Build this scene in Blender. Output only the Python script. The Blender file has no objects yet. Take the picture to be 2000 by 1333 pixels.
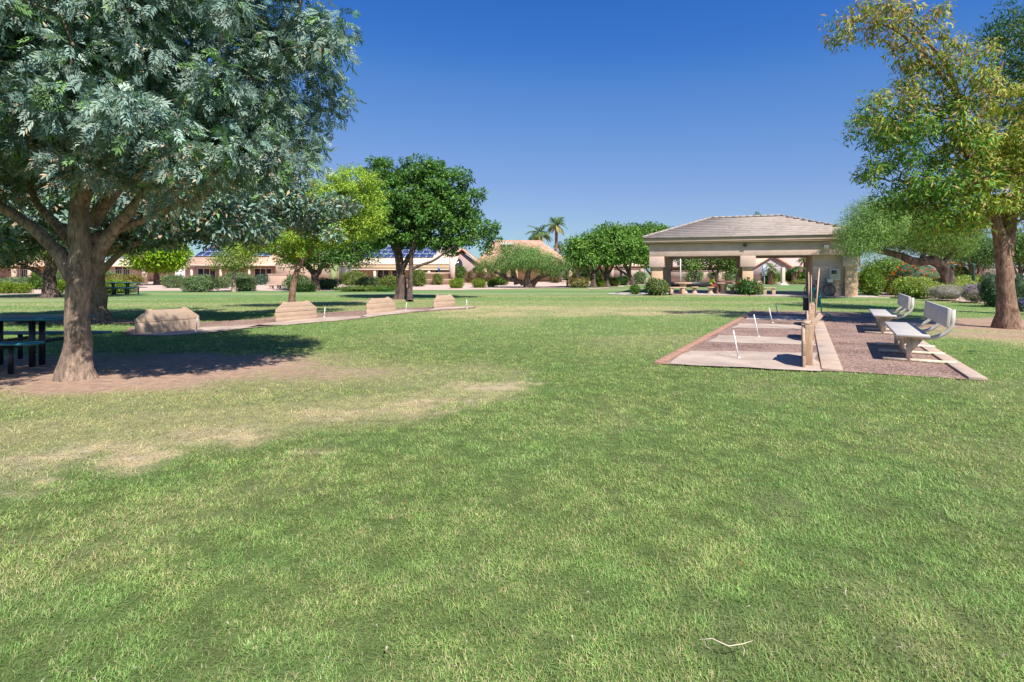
import bpy, math, random
import numpy as np
from mathutils import Vector
PI = math.pi
random.seed(7)
RNG = np.random.default_rng(11)
C = bpy.context.scene.collection
S = bpy.context.scene

# ------------------------------------------------------------------ camera
FP, HY, CH = 1050.0, 531.0, 1.45          # focal length in photo pixels (2000 wide), horizon row, eye height
cd = bpy.data.cameras.new('camera'); cam = bpy.data.objects.new('camera', cd); C.objects.link(cam)
cam.location = (0, 0, CH); cam.rotation_euler = (PI/2, 0, 0)
cd.sensor_width = 36; cd.lens = FP/2000*36; cd.shift_y = -(666.5-HY)/2000
cd.clip_start = 0.05; cd.clip_end = 3000
S.camera = cam

# ------------------------------------------------------------------ world, sun, exposure
SUN = Vector((0.36, -0.70, 1.0)).normalized()
W = bpy.data.worlds.new('World'); S.world = W; W.use_nodes = True
nt = W.node_tree; bg = nt.nodes['Background']
sky = nt.nodes.new('ShaderNodeTexSky'); sky.sky_type = 'NISHITA'; sky.sun_disc = False
sky.sun_elevation = math.asin(SUN.z); sky.sun_rotation = math.atan2(SUN.x, SUN.y)
sky.air_density = 1.15; sky.dust_density = 0.15; sky.ozone_density = 5.0; sky.altitude = 350
EXPO = 0.56; BG = 0.13
def vscale(src, k):
    v = nt.nodes.new('ShaderNodeVectorMath'); v.operation = 'SCALE'; v.inputs['Scale'].default_value = k; nt.links.new(src, v.inputs[0]); return v.outputs[0]
cv = nt.nodes.new('ShaderNodeRGBCurve'); cv.mapping.use_clip = False      # deeper, clearer blue than the plain model gives
for ci, pts in enumerate((((0, 0), (.18, .045), (.24, .105), (.50, .275), (1, .42)), ((0, 0), (.32, .175), (.42, .262), (.76, .434), (1, .55)), ((0, 0), (.6, .58), (.72, .645), (.98, .745), (1.2, .80)))):
    c = cv.mapping.curves[ci]
    while len(c.points) < len(pts): c.points.new(.5, .5)
    for p, q in zip(c.points, pts): p.location = q
cv.mapping.update()
nt.links.new(vscale(sky.outputs[0], .1546), cv.inputs['Color'])
nt.links.new(vscale(cv.outputs[0], 1/(BG*2**EXPO)), bg.inputs[0]); bg.inputs[1].default_value = BG
sd = bpy.data.lights.new('sun', 'SUN'); so = bpy.data.objects.new('sun', sd); C.objects.link(so)
sd.energy = 5.0; sd.angle = math.radians(0.5); sd.color = (1.0, 0.955, 0.88)
so.rotation_euler = SUN.to_track_quat('Z', 'Y').to_euler(); so.location = (20, -20, 40)
S.view_settings.view_transform = 'Standard'; S.view_settings.look = 'None'
S.view_settings.exposure = EXPO; S.view_settings.gamma = 1.0
S.cycles.max_bounces = 6; S.cycles.transparent_max_bounces = 4

# ------------------------------------------------------------------ helpers
def gp(px, py):                     # photo pixel on flat ground -> world x, y
    Y = FP*CH/(py-HY); return ((px-1000)/FP*Y, Y)
def at(px, py, Y):                  # photo pixel at depth Y -> world
    return ((px-1000)/FP*Y, Y, CH+(HY-py)/FP*Y)
def Yb(py): return FP*CH/(py-HY)

def _h(ix, iy, s):
    n = (ix*374761393 + iy*668265263 + s*1442695041) & 0xffffffff
    n = ((n ^ (n >> 13))*1274126177) & 0xffffffff
    return ((n ^ (n >> 16)) & 0xffff)/65535.0
def vnoise(x, y, s=0):
    x = np.asarray(x, float); y = np.asarray(y, float)
    ix = np.floor(x).astype(np.int64); iy = np.floor(y).astype(np.int64)
    fx = x-ix; fy = y-iy; fx = fx*fx*(3-2*fx); fy = fy*fy*(3-2*fy)
    a = _h(ix, iy, s); b = _h(ix+1, iy, s); c = _h(ix, iy+1, s); d = _h(ix+1, iy+1, s)
    return (a*(1-fx)+b*fx)*(1-fy)+(c*(1-fx)+d*fx)*fy
def fbm(x, y, s=0, o=4):
    t = 0; a = .5; n = 0
    for k in range(o):
        t = t+a*vnoise(x*2**k, y*2**k, s+k*17); n += a; a *= .5
    return t/n
def smooth(e0, e1, x):
    t = np.clip((x-e0)/(e1-e0), 0, 1); return t*t*(3-2*t)

# materials ---------------------------------------------------------
def nmat(name):
    m = bpy.data.materials.new(name); m.use_nodes = True
    n = m.node_tree.nodes; return m, n, m.node_tree.links, n['Principled BSDF']
def mat(name, col, rough=.8, var=.15, scale=4, bump=0, bscale=60, metal=0, spec=.3, attr=False, var2=.0, stretch=None, detail=6):
    m, n, l, p = nmat(name)
    p.inputs['Roughness'].default_value = rough; p.inputs['Metallic'].default_value = metal
    p.inputs['Specular IOR Level'].default_value = spec
    g = n.new('ShaderNodeTexCoord'); src = g.outputs['Object']
    if stretch:
        mp = n.new('ShaderNodeMapping'); mp.inputs['Scale'].default_value = stretch; l.new(src, mp.inputs[0]); src = mp.outputs[0]
    nz = n.new('ShaderNodeTexNoise'); nz.inputs['Scale'].default_value = scale; nz.inputs['Detail'].default_value = detail
    l.new(src, nz.inputs['Vector'])
    mr = n.new('ShaderNodeMapRange'); mr.inputs[1].default_value = .3; mr.inputs[2].default_value = .7
    mr.inputs[3].default_value = 1-var; mr.inputs[4].default_value = 1+var; l.new(nz.outputs[0], mr.inputs[0])
    mx = n.new('ShaderNodeMix'); mx.data_type = 'RGBA'; mx.blend_type = 'MULTIPLY'; mx.inputs[0].default_value = 1
    if attr:
        a = n.new('ShaderNodeAttribute'); a.attribute_name = 'Col'; l.new(a.outputs['Color'], mx.inputs[6])
    else: mx.inputs[6].default_value = (*col, 1)
    cb = n.new('ShaderNodeCombineColor')
    for i in range(3): l.new(mr.outputs[0], cb.inputs[i])
    l.new(cb.outputs[0], mx.inputs[7]); out = mx.outputs[2]
    if var2:
        n2 = n.new('ShaderNodeTexNoise'); n2.inputs['Scale'].default_value = bscale; n2.inputs['Detail'].default_value = 3
        l.new(src, n2.inputs['Vector'])
        m2 = n.new('ShaderNodeMapRange'); m2.inputs[1].default_value = .3; m2.inputs[2].default_value = .7
        m2.inputs[3].default_value = 1-var2; m2.inputs[4].default_value = 1+var2; l.new(n2.outputs[0], m2.inputs[0])
        c2 = n.new('ShaderNodeCombineColor')
        for i in range(3): l.new(m2.outputs[0], c2.inputs[i])
        x2 = n.new('ShaderNodeMix'); x2.data_type = 'RGBA'; x2.blend_type = 'MULTIPLY'; x2.inputs[0].default_value = 1
        l.new(out, x2.inputs[6]); l.new(c2.outputs[0], x2.inputs[7]); out = x2.outputs[2]
    l.new(out, p.inputs['Base Color'])
    if bump:
        nb = n.new('ShaderNodeTexNoise'); nb.inputs['Scale'].default_value = bscale; nb.inputs['Detail'].default_value = 5
        l.new(src, nb.inputs['Vector'])
        b = n.new('ShaderNodeBump'); b.inputs['Strength'].default_value = bump; b.inputs['Distance'].default_value = .02
        l.new(nb.outputs[0], b.inputs['Height']); l.new(b.outputs[0], p.inputs['Normal'])
    return m
def leafmat(name, rough=.5, trans=.3, spec=.35, tint=(1.25, 1.35, .5)):
    m, n, l, p = nmat(name)
    a = n.new('ShaderNodeAttribute'); a.attribute_name = 'Col'
    l.new(a.outputs['Color'], p.inputs['Base Color'])
    p.inputs['Roughness'].default_value = rough; p.inputs['Specular IOR Level'].default_value = spec
    t = n.new('ShaderNodeBsdfTranslucent')
    mx = n.new('ShaderNodeMix'); mx.data_type = 'RGBA'; mx.blend_type = 'MULTIPLY'; mx.inputs[0].default_value = 1
    l.new(a.outputs['Color'], mx.inputs[6]); mx.inputs[7].default_value = (*tint, 1); l.new(mx.outputs[2], t.inputs[0])
    ms = n.new('ShaderNodeMixShader'); ms.inputs[0].default_value = trans
    l.new(p.outputs[0], ms.inputs[1]); l.new(t.outputs[0], ms.inputs[2]); l.new(ms.outputs[0], n['Material Output'].inputs[0])
    return m
def barkmat(name, col, dark, scale=14, stretch=(1, 1, .22), bump=.9):
    m, n, l, p = nmat(name)
    p.inputs['Roughness'].default_value = .9; p.inputs['Specular IOR Level'].default_value = .15
    g = n.new('ShaderNodeTexCoord'); mp = n.new('ShaderNodeMapping'); mp.inputs['Scale'].default_value = stretch
    l.new(g.outputs['Object'], mp.inputs[0])
    nz = n.new('ShaderNodeTexNoise'); nz.inputs['Scale'].default_value = scale; nz.inputs['Detail'].default_value = 8; nz.inputs['Roughness'].default_value = .7
    nz.inputs['Distortion'].default_value = .6
    l.new(mp.outputs[0], nz.inputs['Vector'])
    n2 = n.new('ShaderNodeTexNoise'); n2.inputs['Scale'].default_value = 3.0; n2.inputs['Detail'].default_value = 4; l.new(g.outputs['Object'], n2.inputs['Vector'])
    cr = n.new('ShaderNodeValToRGB'); cr.color_ramp.elements[0].position = .34; cr.color_ramp.elements[0].color = (*dark, 1)
    cr.color_ramp.elements[1].position = .62; cr.color_ramp.elements[1].color = (*col, 1)
    l.new(nz.outputs[0], cr.inputs[0])
    mr = n.new('ShaderNodeMapRange'); mr.inputs[1].default_value = .3; mr.inputs[2].default_value = .7; mr.inputs[3].default_value = .72; mr.inputs[4].default_value = 1.22
    l.new(n2.outputs[0], mr.inputs[0])
    vm = n.new('ShaderNodeVectorMath'); vm.operation = 'SCALE'; l.new(cr.outputs[0], vm.inputs[0]); l.new(mr.outputs[0], vm.inputs['Scale'])
    l.new(vm.outputs[0], p.inputs['Base Color'])
    b = n.new('ShaderNodeBump'); b.inputs['Strength'].default_value = bump; b.inputs['Distance'].default_value = .03
    l.new(nz.outputs[0], b.inputs['Height']); l.new(b.outputs[0], p.inputs['Normal'])
    return m

# mesh containers ---------------------------------------------------
def tag(o, label=None, cat=None, group=None, kind=None):
    if label: o['label'] = label
    if cat: o['category'] = cat
    if group: o['group'] = group
    if kind: o['kind'] = kind
    return o
def empty(name, loc, label, cat, group=None):
    o = bpy.data.objects.new(name, None); C.objects.link(o); o.location = loc; o.empty_display_size = .3
    return tag(o, label, cat, group)
class MB:
    def __init__(s): s.v = []; s.f = []; s.c = []; s.n = 0; s.hascol = False
    def add(s, V, F, col=None):
        V = np.asarray(V, float).reshape(-1, 3)
        s.v.append(V)
        if isinstance(F, np.ndarray): s.f.append((F+s.n))
        else:
            by = {}
            for f in F: by.setdefault(len(f), []).append(f)
            for k in by: s.f.append(np.array(by[k])+s.n)
        if col is not None: s.hascol = True
        c = np.ones((len(V), 4)); 
        if col is not None: c[:, :3] = np.asarray(col, float)
        s.c.append(c); s.n += len(V); return s
    def box(s, c, d, rz=0, rx=0, ry=0, col=None, taper=1.0):
        x, y, z = [q/2 for q in d]
        V = np.array([(-x,-y,-z),(x,-y,-z),(x,y,-z),(-x,y,-z),(-x*taper,-y*taper,z),(x*taper,-y*taper,z),(x*taper,y*taper,z),(-x*taper,y*taper,z)])
        from mathutils import Euler
        R = np.array(Euler((rx, ry, rz)).to_matrix())
        V = V@R.T+np.array(c)
        return s.add(V, [(0,3,2,1),(4,5,6,7),(0,1,5,4),(1,2,6,5),(2,3,7,6),(3,0,4,7)], col)
    def prism(s, pts, z0, z1, col=None):            # polygon in xy, extruded
        n = len(pts); V = [(p[0], p[1], z0) for p in pts]+[(p[0], p[1], z1) for p in pts]
        F = [tuple(range(n-1, -1, -1)), tuple(range(n, 2*n))]+[(i, (i+1) % n, n+(i+1) % n, n+i) for i in range(n)]
        return s.add(V, F, col)
    def slab(s, P, off, col=None):                  # polygon P (3d) extruded by vector off
        n = len(P); P = np.array(P, float); V = np.vstack([P, P+np.array(off)])
        F = [tuple(range(n-1, -1, -1)), tuple(range(n, 2*n))]+[(i, (i+1) % n, n+(i+1) % n, n+i) for i in range(n)]
        return s.add(V, F, col)
    def tube(s, pts, rad, n=8, col=None, wob=0, seed=0, lobes=None, caps=True):
        P = np.array(pts, float); m = len(P); rad = np.broadcast_to(np.asarray(rad, float), (m,))
        T = np.gradient(P, axis=0); T /= np.linalg.norm(T, axis=1)[:, None]+1e-9
        u = np.cross(T[0], (0, 0, 1)); 
        if np.linalg.norm(u) < .1: u = np.cross(T[0], (0, 1, 0))
        u /= np.linalg.norm(u); V = []
        a = np.arange(n)/n*2*PI
        for i in range(m):
            u = u-T[i]*np.dot(u, T[i]); u /= np.linalg.norm(u)+1e-9; w = np.cross(T[i], u)
            r = np.full(n, rad[i])
            if wob: r = r*(1+wob*(2*fbm(np.cos(a)*1.6+seed, np.sin(a)*1.6+i*.35, seed)-1))
            if lobes is not None: r = r*(1+lobes[i]*(np.cos(a*5+seed)*.5+np.cos(a*3+1+seed)*.5))
            V.append(P[i]+np.cos(a)[:, None]*u*r[:, None]+np.sin(a)[:, None]*w*r[:, None])
        V = np.vstack(V); i = np.arange(m-1)[:, None]*n; j = np.arange(n)[None]; k = (j+1) % n
        F = np.stack([i+j, i+k, i+n+k, i+n+j], -1).reshape(-1, 4)
        s.add(V, F, col)
        if caps:
            s.f.append(np.array([list(range(n-1, -1, -1))])+s.n-len(V)); s.f.append(np.array([list(range(len(V)-n, len(V)))])+s.n-len(V))
        return s
    def lathe(s, c, prof, n=20, col=None):          # prof: (r, z)
        a = np.arange(n)/n*2*PI; V = np.vstack([np.stack([c[0]+r*np.cos(a), c[1]+r*np.sin(a), np.full(n, c[2]+z)], 1) for r, z in prof])
        m = len(prof); i = np.arange(m-1)[:, None]*n; j = np.arange(n)[None]; k = (j+1) % n
        F = np.stack([i+j, i+k, i+n+k, i+n+j], -1).reshape(-1, 4); s.add(V, F, col)
        s.f.append(np.array([list(range(n-1, -1, -1))])+s.n-len(V)); s.f.append(np.array([list(range(len(V)-n, len(V)))])+s.n-len(V))
        return s
    def build(s, name, m, parent=None, origin=None, smooth=False, bevel=0):
        me = bpy.data.meshes.new(name); V = np.vstack(s.v)
        o = bpy.data.objects.new(name, me); C.objects.link(o)
        if parent is not None:
            o.parent = parent; V = V-np.array(total_loc(parent))
        elif origin is not None: o.location = origin; V = V-np.array(origin)
        tot = sum(len(f)*f.shape[1] for f in s.f); nf = sum(len(f) for f in s.f)
        me.vertices.add(len(V)); me.vertices.foreach_set('co', V.astype(np.float32).ravel())
        me.loops.add(tot); me.polygons.add(nf)
        me.loops.foreach_set('vertex_index', np.concatenate([f.ravel() for f in s.f]).astype(np.int32))
        cnt = np.concatenate([np.full(len(f), f.shape[1]) for f in s.f]); st = np.concatenate([[0], np.cumsum(cnt)[:-1]])
        me.polygons.foreach_set('loop_start', st.astype(np.int32))
        me.update(calc_edges=True); me.validate()
        if s.hascol:
            a = me.color_attributes.new('Col', 'FLOAT_COLOR', 'POINT'); a.data.foreach_set('color', np.vstack(s.c).astype(np.float32).ravel())
        if smooth: me.polygons.foreach_set('use_smooth', np.ones(nf, bool))
        me.materials.append(m)
        if bevel:
            b = o.modifiers.new('bevel', 'BEVEL'); b.width = bevel; b.segments = 2; b.limit_method = 'ANGLE'
        return o
def total_loc(o):
    v = Vector((0, 0, 0))
    while o is not None: v = v+o.location; o = o.parent
    return v

# ------------------------------------------------------------------ palette
M = dict(
 stucco=mat('stucco', (.66, .475, .40), .9, .13, 1.6, .35, 70, spec=.1, var2=.05),
 stucco_dark=mat('stucco_dark', (.68, .455, .29), .9, .10, 1.2, .35, 90, spec=.1),
 stucco_pink=mat('stucco_pink', (.50, .36, .27), .9, .10, .6, .2, 60, spec=.1),
 stucco_tan=mat('stucco_tan', (.48, .36, .22), .9, .10, .6, .2, 60, spec=.1),
 trimcream=mat('trim_cream', (.66, .55, .42), .8, .08, 1),
 fascia=mat('fascia_tan', (.56, .40, .31), .8, .08, 2),
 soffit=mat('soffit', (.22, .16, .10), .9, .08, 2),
 glass=mat('window_glass', (.03, .035, .045), .08, .1, 1, spec=.8),
 dark=mat('dark_metal', (.03, .03, .035), .45, .1, 4),
 white=mat('white_paint', (.75, .74, .71), .5, .06, 6),
 steel=mat('painted_stake_white', (.72, .71, .68), .45, .2, 18),
 plank=mat('weathered_plank', (.47, .335, .24), .85, .12, 5, .25, 24, stretch=(.8, .8, 5), var2=.08),
 post=mat('timber_post', (.50, .34, .225), .85, .2, 6, .5, 50, stretch=(6, 6, 1), var2=.12),
 stick=mat('wood_handle', (.55, .36, .24), .7, .15, 8),
 sand=mat('pit_sand', (.47, .365, .29), .95, .22, 1.6, .6, 120, var2=.18),
 brick=mat('kerb_brick', (.40, .22, .15), .9, .2, 6, .4, 60, var2=.15),
 conc=mat('kerb_concrete', (.46, .35, .27), .9, .13, 4, .4, 80, var2=.12),
 slab=mat('slab_concrete', (.50, .47, .43), .85, .1, .8, .2, 40),
 stone=mat('cast_stone', (.52, .36, .25), .85, .12, 4, .3, 60),
 benchpaint=mat('bench_grey_plastic', (.50, .46, .42), .5, .07, 5, .12, 90),
 benchmetal=mat('bench_cream_pipe', (.58, .50, .37), .5, .25, 14),
 tealplastic=mat('teal_coating', (.02, .15, .19), .35, .15, 8, spec=.6),
 blackpipe=mat('black_pipe', (.015, .018, .025), .45, .1, 8, spec=.5),
 hose=mat('green_hose', (.01, .27, .20), .4, .1, 8, spec=.5),
 panel=mat('solar_panel_blue', (.035, .055, .16), .25, .15, .7, spec=.5),
 frame=mat('panel_frame', (.55, .57, .6), .4, .05, 3, metal=.5),
 fence=mat('iron_fence', (.10, .085, .08), .5, .1, 4),
 blockwall=mat('block_wall', (.42, .31, .25), .95, .12, 1.5, .3, 30),
 bark_ash=barkmat('ash_bark', (.44, .32, .24), (.10, .07, .055), 24, (1, 1, .3), 1.0),
 bark_brown=barkmat('brown_bark', (.38, .24, .165), (.09, .05, .038), 18, (1, 1, .3)),
 bark_dark=barkmat('dark_bark', (.17, .12, .10), (.035, .026, .024), 6, (1, 1, .3)),
 bark_pale=barkmat('pale_bark', (.42, .33, .25), (.16, .11, .08), 6, (1, 1, .3)),
 leaf=leafmat('leaf', .55, .22, .28),
 leafgloss=leafmat('leaf_glossy', .5, .12, .3, (1.1, 1.4, .6)),
 flower=leafmat('flower_petals', .6, .3, .2, (1, 1, 1)),
)
# gravel beds
def gravelmat(name, c1, c2, sc=28):
    m, n, l, p = nmat(name); p.inputs['Roughness'].default_value = .95; p.inputs['Specular IOR Level'].default_value = .15
    g = n.new('ShaderNodeTexCoord')
    v = n.new('ShaderNodeTexVoronoi'); v.inputs['Scale'].default_value = sc; l.new(g.outputs['Object'], v.inputs['Vector'])
    z = n.new('ShaderNodeTexNoise'); z.inputs['Scale'].default_value = 1.1; z.inputs['Detail'].default_value = 6; l.new(g.outputs['Object'], z.inputs['Vector'])
    sx = n.new('ShaderNodeSeparateColor'); l.new(v.outputs['Color'], sx.inputs[0])
    ad = n.new('ShaderNodeMath'); ad.operation = 'MULTIPLY_ADD'; l.new(sx.outputs[0], ad.inputs[0]); ad.inputs[1].default_value = .6; l.new(z.outputs[0], ad.inputs[2])
    cr = n.new('ShaderNodeValToRGB'); cr.color_ramp.elements[0].position = .35; cr.color_ramp.elements[0].color = (*c1, 1); cr.color_ramp.elements[1].position = 1.0; cr.color_ramp.elements[1].color = (*c2, 1)
    l.new(ad.outputs[0], cr.inputs[0]); l.new(cr.outputs[0], p.inputs['Base Color'])
    b = n.new('ShaderNodeBump'); b.inputs['Strength'].default_value = .8; b.inputs['Distance'].default_value = .02
    l.new(v.outputs['Distance'], b.inputs['Height']); l.new(b.outputs[0], p.inputs['Normal'])
    return m
M['gravel_pink'] = gravelmat('gravel_pink', (.42, .28, .22), (.66, .49, .39), 20)
M['gravel_brown'] = gravelmat('gravel_brown', (.10, .062, .05), (.36, .24, .19), 30)
def tilemat(name, c1, c2):
    m, n, l, p = nmat(name); p.inputs['Roughness'].default_value = .85; p.inputs['Specular IOR Level'].default_value = .2
    g = n.new('ShaderNodeTexCoord')
    v = n.new('ShaderNodeTexVoronoi'); v.inputs['Scale'].default_value = 3.2; l.new(g.outputs['Object'], v.inputs['Vector'])
    z = n.new('ShaderNodeTexNoise'); z.inputs['Scale'].default_value = .6; z.inputs['Detail'].default_value = 5; l.new(g.outputs['Object'], z.inputs['Vector'])
    sx = n.new('ShaderNodeSeparateColor'); l.new(v.outputs['Color'], sx.inputs[0])
    ad = n.new('ShaderNodeMath'); ad.operation = 'MULTIPLY_ADD'; l.new(sx.outputs[0], ad.inputs[0]); ad.inputs[1].default_value = .5; l.new(z.outputs[0], ad.inputs[2])
    cr = n.new('ShaderNodeValToRGB'); cr.color_ramp.elements[0].position = .3; cr.color_ramp.elements[0].color = (*c1, 1); cr.color_ramp.elements[1].position = .95; cr.color_ramp.elements[1].color = (*c2, 1)
    l.new(ad.outputs[0], cr.inputs[0]); l.new(cr.outputs[0], p.inputs['Base Color'])
    return m
M['roof_tan'] = tilemat('roof_tile_tan', (.40, .27, .21), (.57, .43, .34))
M['roof_salmon'] = tilemat('roof_tile_salmon', (.50, .28, .19), (.70, .46, .34))
M['roof_terra'] = tilemat('roof_tile_terracotta', (.48, .24, .16), (.68, .40, .28))
M['roof_pale'] = tilemat('roof_tile_pale', (.62, .45, .34), (.74, .58, .45))

# ------------------------------------------------------------------ ground masks (world space)
def seg_d(x, y, pts, wscale=None):
    d = np.full(np.shape(x), 1e9)
    for (a, b) in zip(pts[:-1], pts[1:]):
        ax, ay = a; bx, by = b; vx, vy = bx-ax, by-ay
        t = np.clip(((x-ax)*vx+(y-ay)*vy)/(vx*vx+vy*vy+1e-9), 0, 1)
        d = np.minimum(d, np.hypot(x-ax-t*vx, y-ay-t*vy))
    return d
DRY1 = [gp(-400, 860), gp(0, 850), gp(300, 830), gp(520, 815), gp(750, 790)]
DRY2 = [gp(560, 800), gp(800, 780), gp(940, 757)]
TANP = [(gp(30, 905), .30), (gp(-80, 915), .4), (gp(250, 898), .22), (gp(330, 885), .16), (gp(790, 797), .30), (gp(820, 790), .2), (gp(610, 880), .10), (gp(215, 870), .2), (gp(640, 808), .2), (gp(960, 752), .25), (gp(420, 850), .25)]
def masks(x, y):
    n1 = fbm(x*.9, y*.9, 3); n2 = fbm(x*.35, y*.35, 9); n3 = fbm(x*3.1, y*3.1, 21); n5 = fbm(x*8.3, y*8.3, 27, 3)
    # bare dirt around the near ash tree, the second ash and the right tree
    tx, ty = -5.9, 7.5
    a = np.hypot((x-(-6.2))/4.0, (y-8.0)/1.75)+(n1-.5)*.7+(n3-.5)*.3
    dirt = (1-smooth(.68, 1.22, a))**1.3
    a = np.hypot((x+12.3)/2.6, (y-15.7)/.9)+(n1-.5)*.7+(n3-.5)*.3
    dirt = np.maximum(dirt, 1-smooth(.7, 1.1, a))
    a = np.hypot((x-13.4)/4.6, (y-14.9)/2.3)+(n1-.5)*.9+(n3-.5)*.3
    dirt = np.maximum(dirt, (1-smooth(.6, 1.1, a)))
    a = np.hypot((x-11.6)/3.2, (y-12.2)/1.2)+(n1-.5)*.9+(n3-.5)*.3
    dirt = np.maximum(dirt, .75*(1-smooth(.5, 1.1, a)))
    a = np.hypot((x+5.9)/3.0, (y-27.3)/1.2)+(n1-.5)*.9
    dirt = np.maximum(dirt, .8*(1-smooth(.5, 1.1, a)))
    a = np.hypot((x+27)/6.0, (y-30.3)/.9)+(n1-.5)*.9
    dirt = np.maximum(dirt, .8*(1-smooth(.5, 1.1, a)))
    # dry straw band
    d1 = seg_d(x, y, DRY1)+.12+(n1-.5)*1.3+(n3-.5)*.35; d2 = seg_d(x, y, DRY2)+(n1-.5)*1.1+(n3-.5)*.35
    dry = np.maximum(.62*(1-smooth(.45, 1.25, d1)), .62*(1-smooth(.1, .7, d2)))
    # a band of thin turf between the dirt and the straw
    a = np.hypot((x+5.6)/5.3, (y-7.6)/2.4)+(n1-.5)*.6
    dry = np.maximum(dry, .50*(1-smooth(.75, 1.15, a)))
    tan = np.zeros(np.shape(x))
    for (c, r) in TANP:
        r2 = np.hypot((x-c[0])/1.8, y-c[1])/r+(n3-.5)*2.2+(n1-.5)*1.4+(n5-.5)*1.2; tan = np.maximum(tan, .9*(1-smooth(.1, 1.4, r2))*(.45+.55*smooth(.38, .62, fbm(x*4.3, y*6.1, 83, 3))))
    mid = smooth(8, 12, y)*(1-smooth(24, 30, y))*smooth(-5, -1, x)*(1-smooth(5, 9, x))
    dry = np.maximum(dry, mid*(.15+.6*smooth(.42, .62, n2))*.45)
    bn = fbm(x*.16, y*.5, 44, 3); band = smooth(16.4, 18.2, y+(bn-.5)*3)*(1-smooth(21.5, 24, y+(bn-.5)*3))*smooth(-5, -1.5, x)*(1-smooth(5.5, 10, x))
    dry = np.maximum(dry, band*(.55+.45*smooth(.35, .6, n1)))
    far = smooth(14, 20, y)*(smooth(.5, .62, fbm(x*.03, y*.5, 40, 3)))*.42
    dry = np.maximum(dry, far)
    rt = smooth(9.3, 10.5, x)*(1-smooth(15, 17, y))*(smooth(.35, .6, n1))*.75
    dry = np.maximum(dry, rt)
    dry = np.maximum(dry, smooth(.55, .75, n1)*.16)
    return np.clip(dirt, 0, 1), np.clip(dry, 0, 1), np.clip(tan, 0, 1), n1, n3

G_DIRT = np.array((.37, .245, .175)); G_THATCH = np.array((.105, .145, .045)); G_DRY = np.array((.36, .32, .18)); G_TAN = np.array((.50, .41, .28))
G_FAR = np.array((.15, .245, .085)); G_FARDRY = np.array((.40, .35, .19))
def ground_col(x, y):
    dirt, dry, tan, n1, n3 = masks(x, y)
    r = np.hypot(x, y); f = smooth(7, 22, r)[..., None]
    g = G_THATCH*(1-f)+G_FAR*f*(.86+.28*fbm(x*.06, y*.5, 71, 3))[..., None]; d = G_DRY*(1-f)+G_FARDRY*f
    c = g*(1-dry[..., None])+d*dry[..., None]
    c = c*(1-tan[..., None])+G_TAN*tan[..., None]
    c = c*(1-dirt[..., None])+G_DIRT*dirt[..., None]
    return c*(.88+.24*n3)[..., None]

def axis(lo, hi, c, s0, k):
    out = [c]; v = c
    while v < hi: v += max(s0, k*abs(v-c)); out.append(min(v, hi))
    neg = []; v = c
    while v > lo: v -= max(s0, k*abs(v-c)); neg.append(max(v, lo))
    return np.array(sorted(set(neg+out)))
xs = axis(-700, 700, 0, .06, .018); ys = axis(-60, 900, 2.0, .05, .02)
X, Y = np.meshgrid(xs, ys); col = ground_col(X, Y)
Z = (fbm(X*.8, Y*.8, 5)-.5)*.03*(1-smooth(20, 40, np.hypot(X, Y)))-.012
b = MB(); ny, nx = X.shape; i = np.arange(ny-1)[:, None]*nx; j = np.arange(nx-1)[None]
b.add(np.stack([X, Y, Z], -1).reshape(-1, 3), np.stack([i+j, i+j+1, i+nx+j+1, i+nx+j], -1).reshape(-1, 4), col.reshape(-1, 3))
M['turf'] = mat('turf_soil', (1, 1, 1), .95, .22, 9, .7, 70, spec=.1, attr=True, var2=.22)
tag(b.build('lawn', M['turf'], smooth=True), kind='structure')

# ------------------------------------------------------------------ flat beds and paved sheets
def sheet(name, pts, z, m, wob=0, kind='structure', sub=0, label=None, cat=None):
    P = [np.array(p, float) for p in pts]
    if sub:
        Q = []
        for a, c in zip(P, P[1:]+P[:1]):
            n = max(1, int(np.linalg.norm(c-a)/sub))
            for k in range(n):
                q = a+(c-a)*k/n
                if k: q = q+wob*(np.array((float(vnoise(q[0]*1.7, q[1]*1.7, 5)), float(vnoise(q[0]*1.7, q[1]*1.7, 8))))-.5)*2
                Q.append(q)
        P = Q
    b = MB(); b.add([(p[0], p[1], z) for p in P], [tuple(range(len(P)))])
    o = b.build(name, m); return tag(o, label, cat, None, kind)
# pink gravel beds round the lawn
sheet('gravel_bed', [(-140, 34), gp(-300, 577), gp(0, 576), gp(90, 574), gp(160, 572), gp(300, 568.5), gp(600, 569), gp(850, 567), gp(900, 567), gp(1060, 563.5), gp(1110, 562.5), gp(1200, 561), gp(1260, 557), (20, 64), (20, 120), (-160, 120)], .006, M['gravel_pink'], .35, sub=1.2)
sheet('gravel_bed', [(17, 62), (60, 52), (90, 40), (110, 110), (20, 115)], .010, M['gravel_pink'], .3, sub=1.5)
sheet('planting_bed', [gp(1700, 578), gp(1760, 580), gp(1880, 590), gp(1960, 597), gp(2100, 612), (45, 22), (60, 45), gp(1700, 556)], .014, M['gravel_pink'], .15, sub=.8)
sheet('path', [gp(1185, 573.5), gp(1235, 572), gp(1290, 572), gp(1290, 577), gp(1230, 577), gp(1190, 575)], .012, M['slab'])
sheet('path', [gp(1150, 565.6), gp(1190, 563.8), gp(1190, 562.0), gp(1150, 563.4)], .012, M['conc'])

# ------------------------------------------------------------------ horseshoe courts: beds
PU = np.array((.494, .869)); ST0 = np.array((3.69+.1, 8.95))
K = FP*CH
NL, NM, NR = np.array(gp(1293, 712)), np.array(gp(1647, 727)), np.array(gp(1930, 745))
FL, FM, FR = np.array(gp(1478, 608)), np.array(gp(1600, 609)), np.array(gp(1712, 613))
lerp = lambda a, c, t: a+(c-a)*t
sheet('court_gravel', [NL, NM, NR, FR, FM, FL], .008, M['gravel_brown'])
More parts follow.
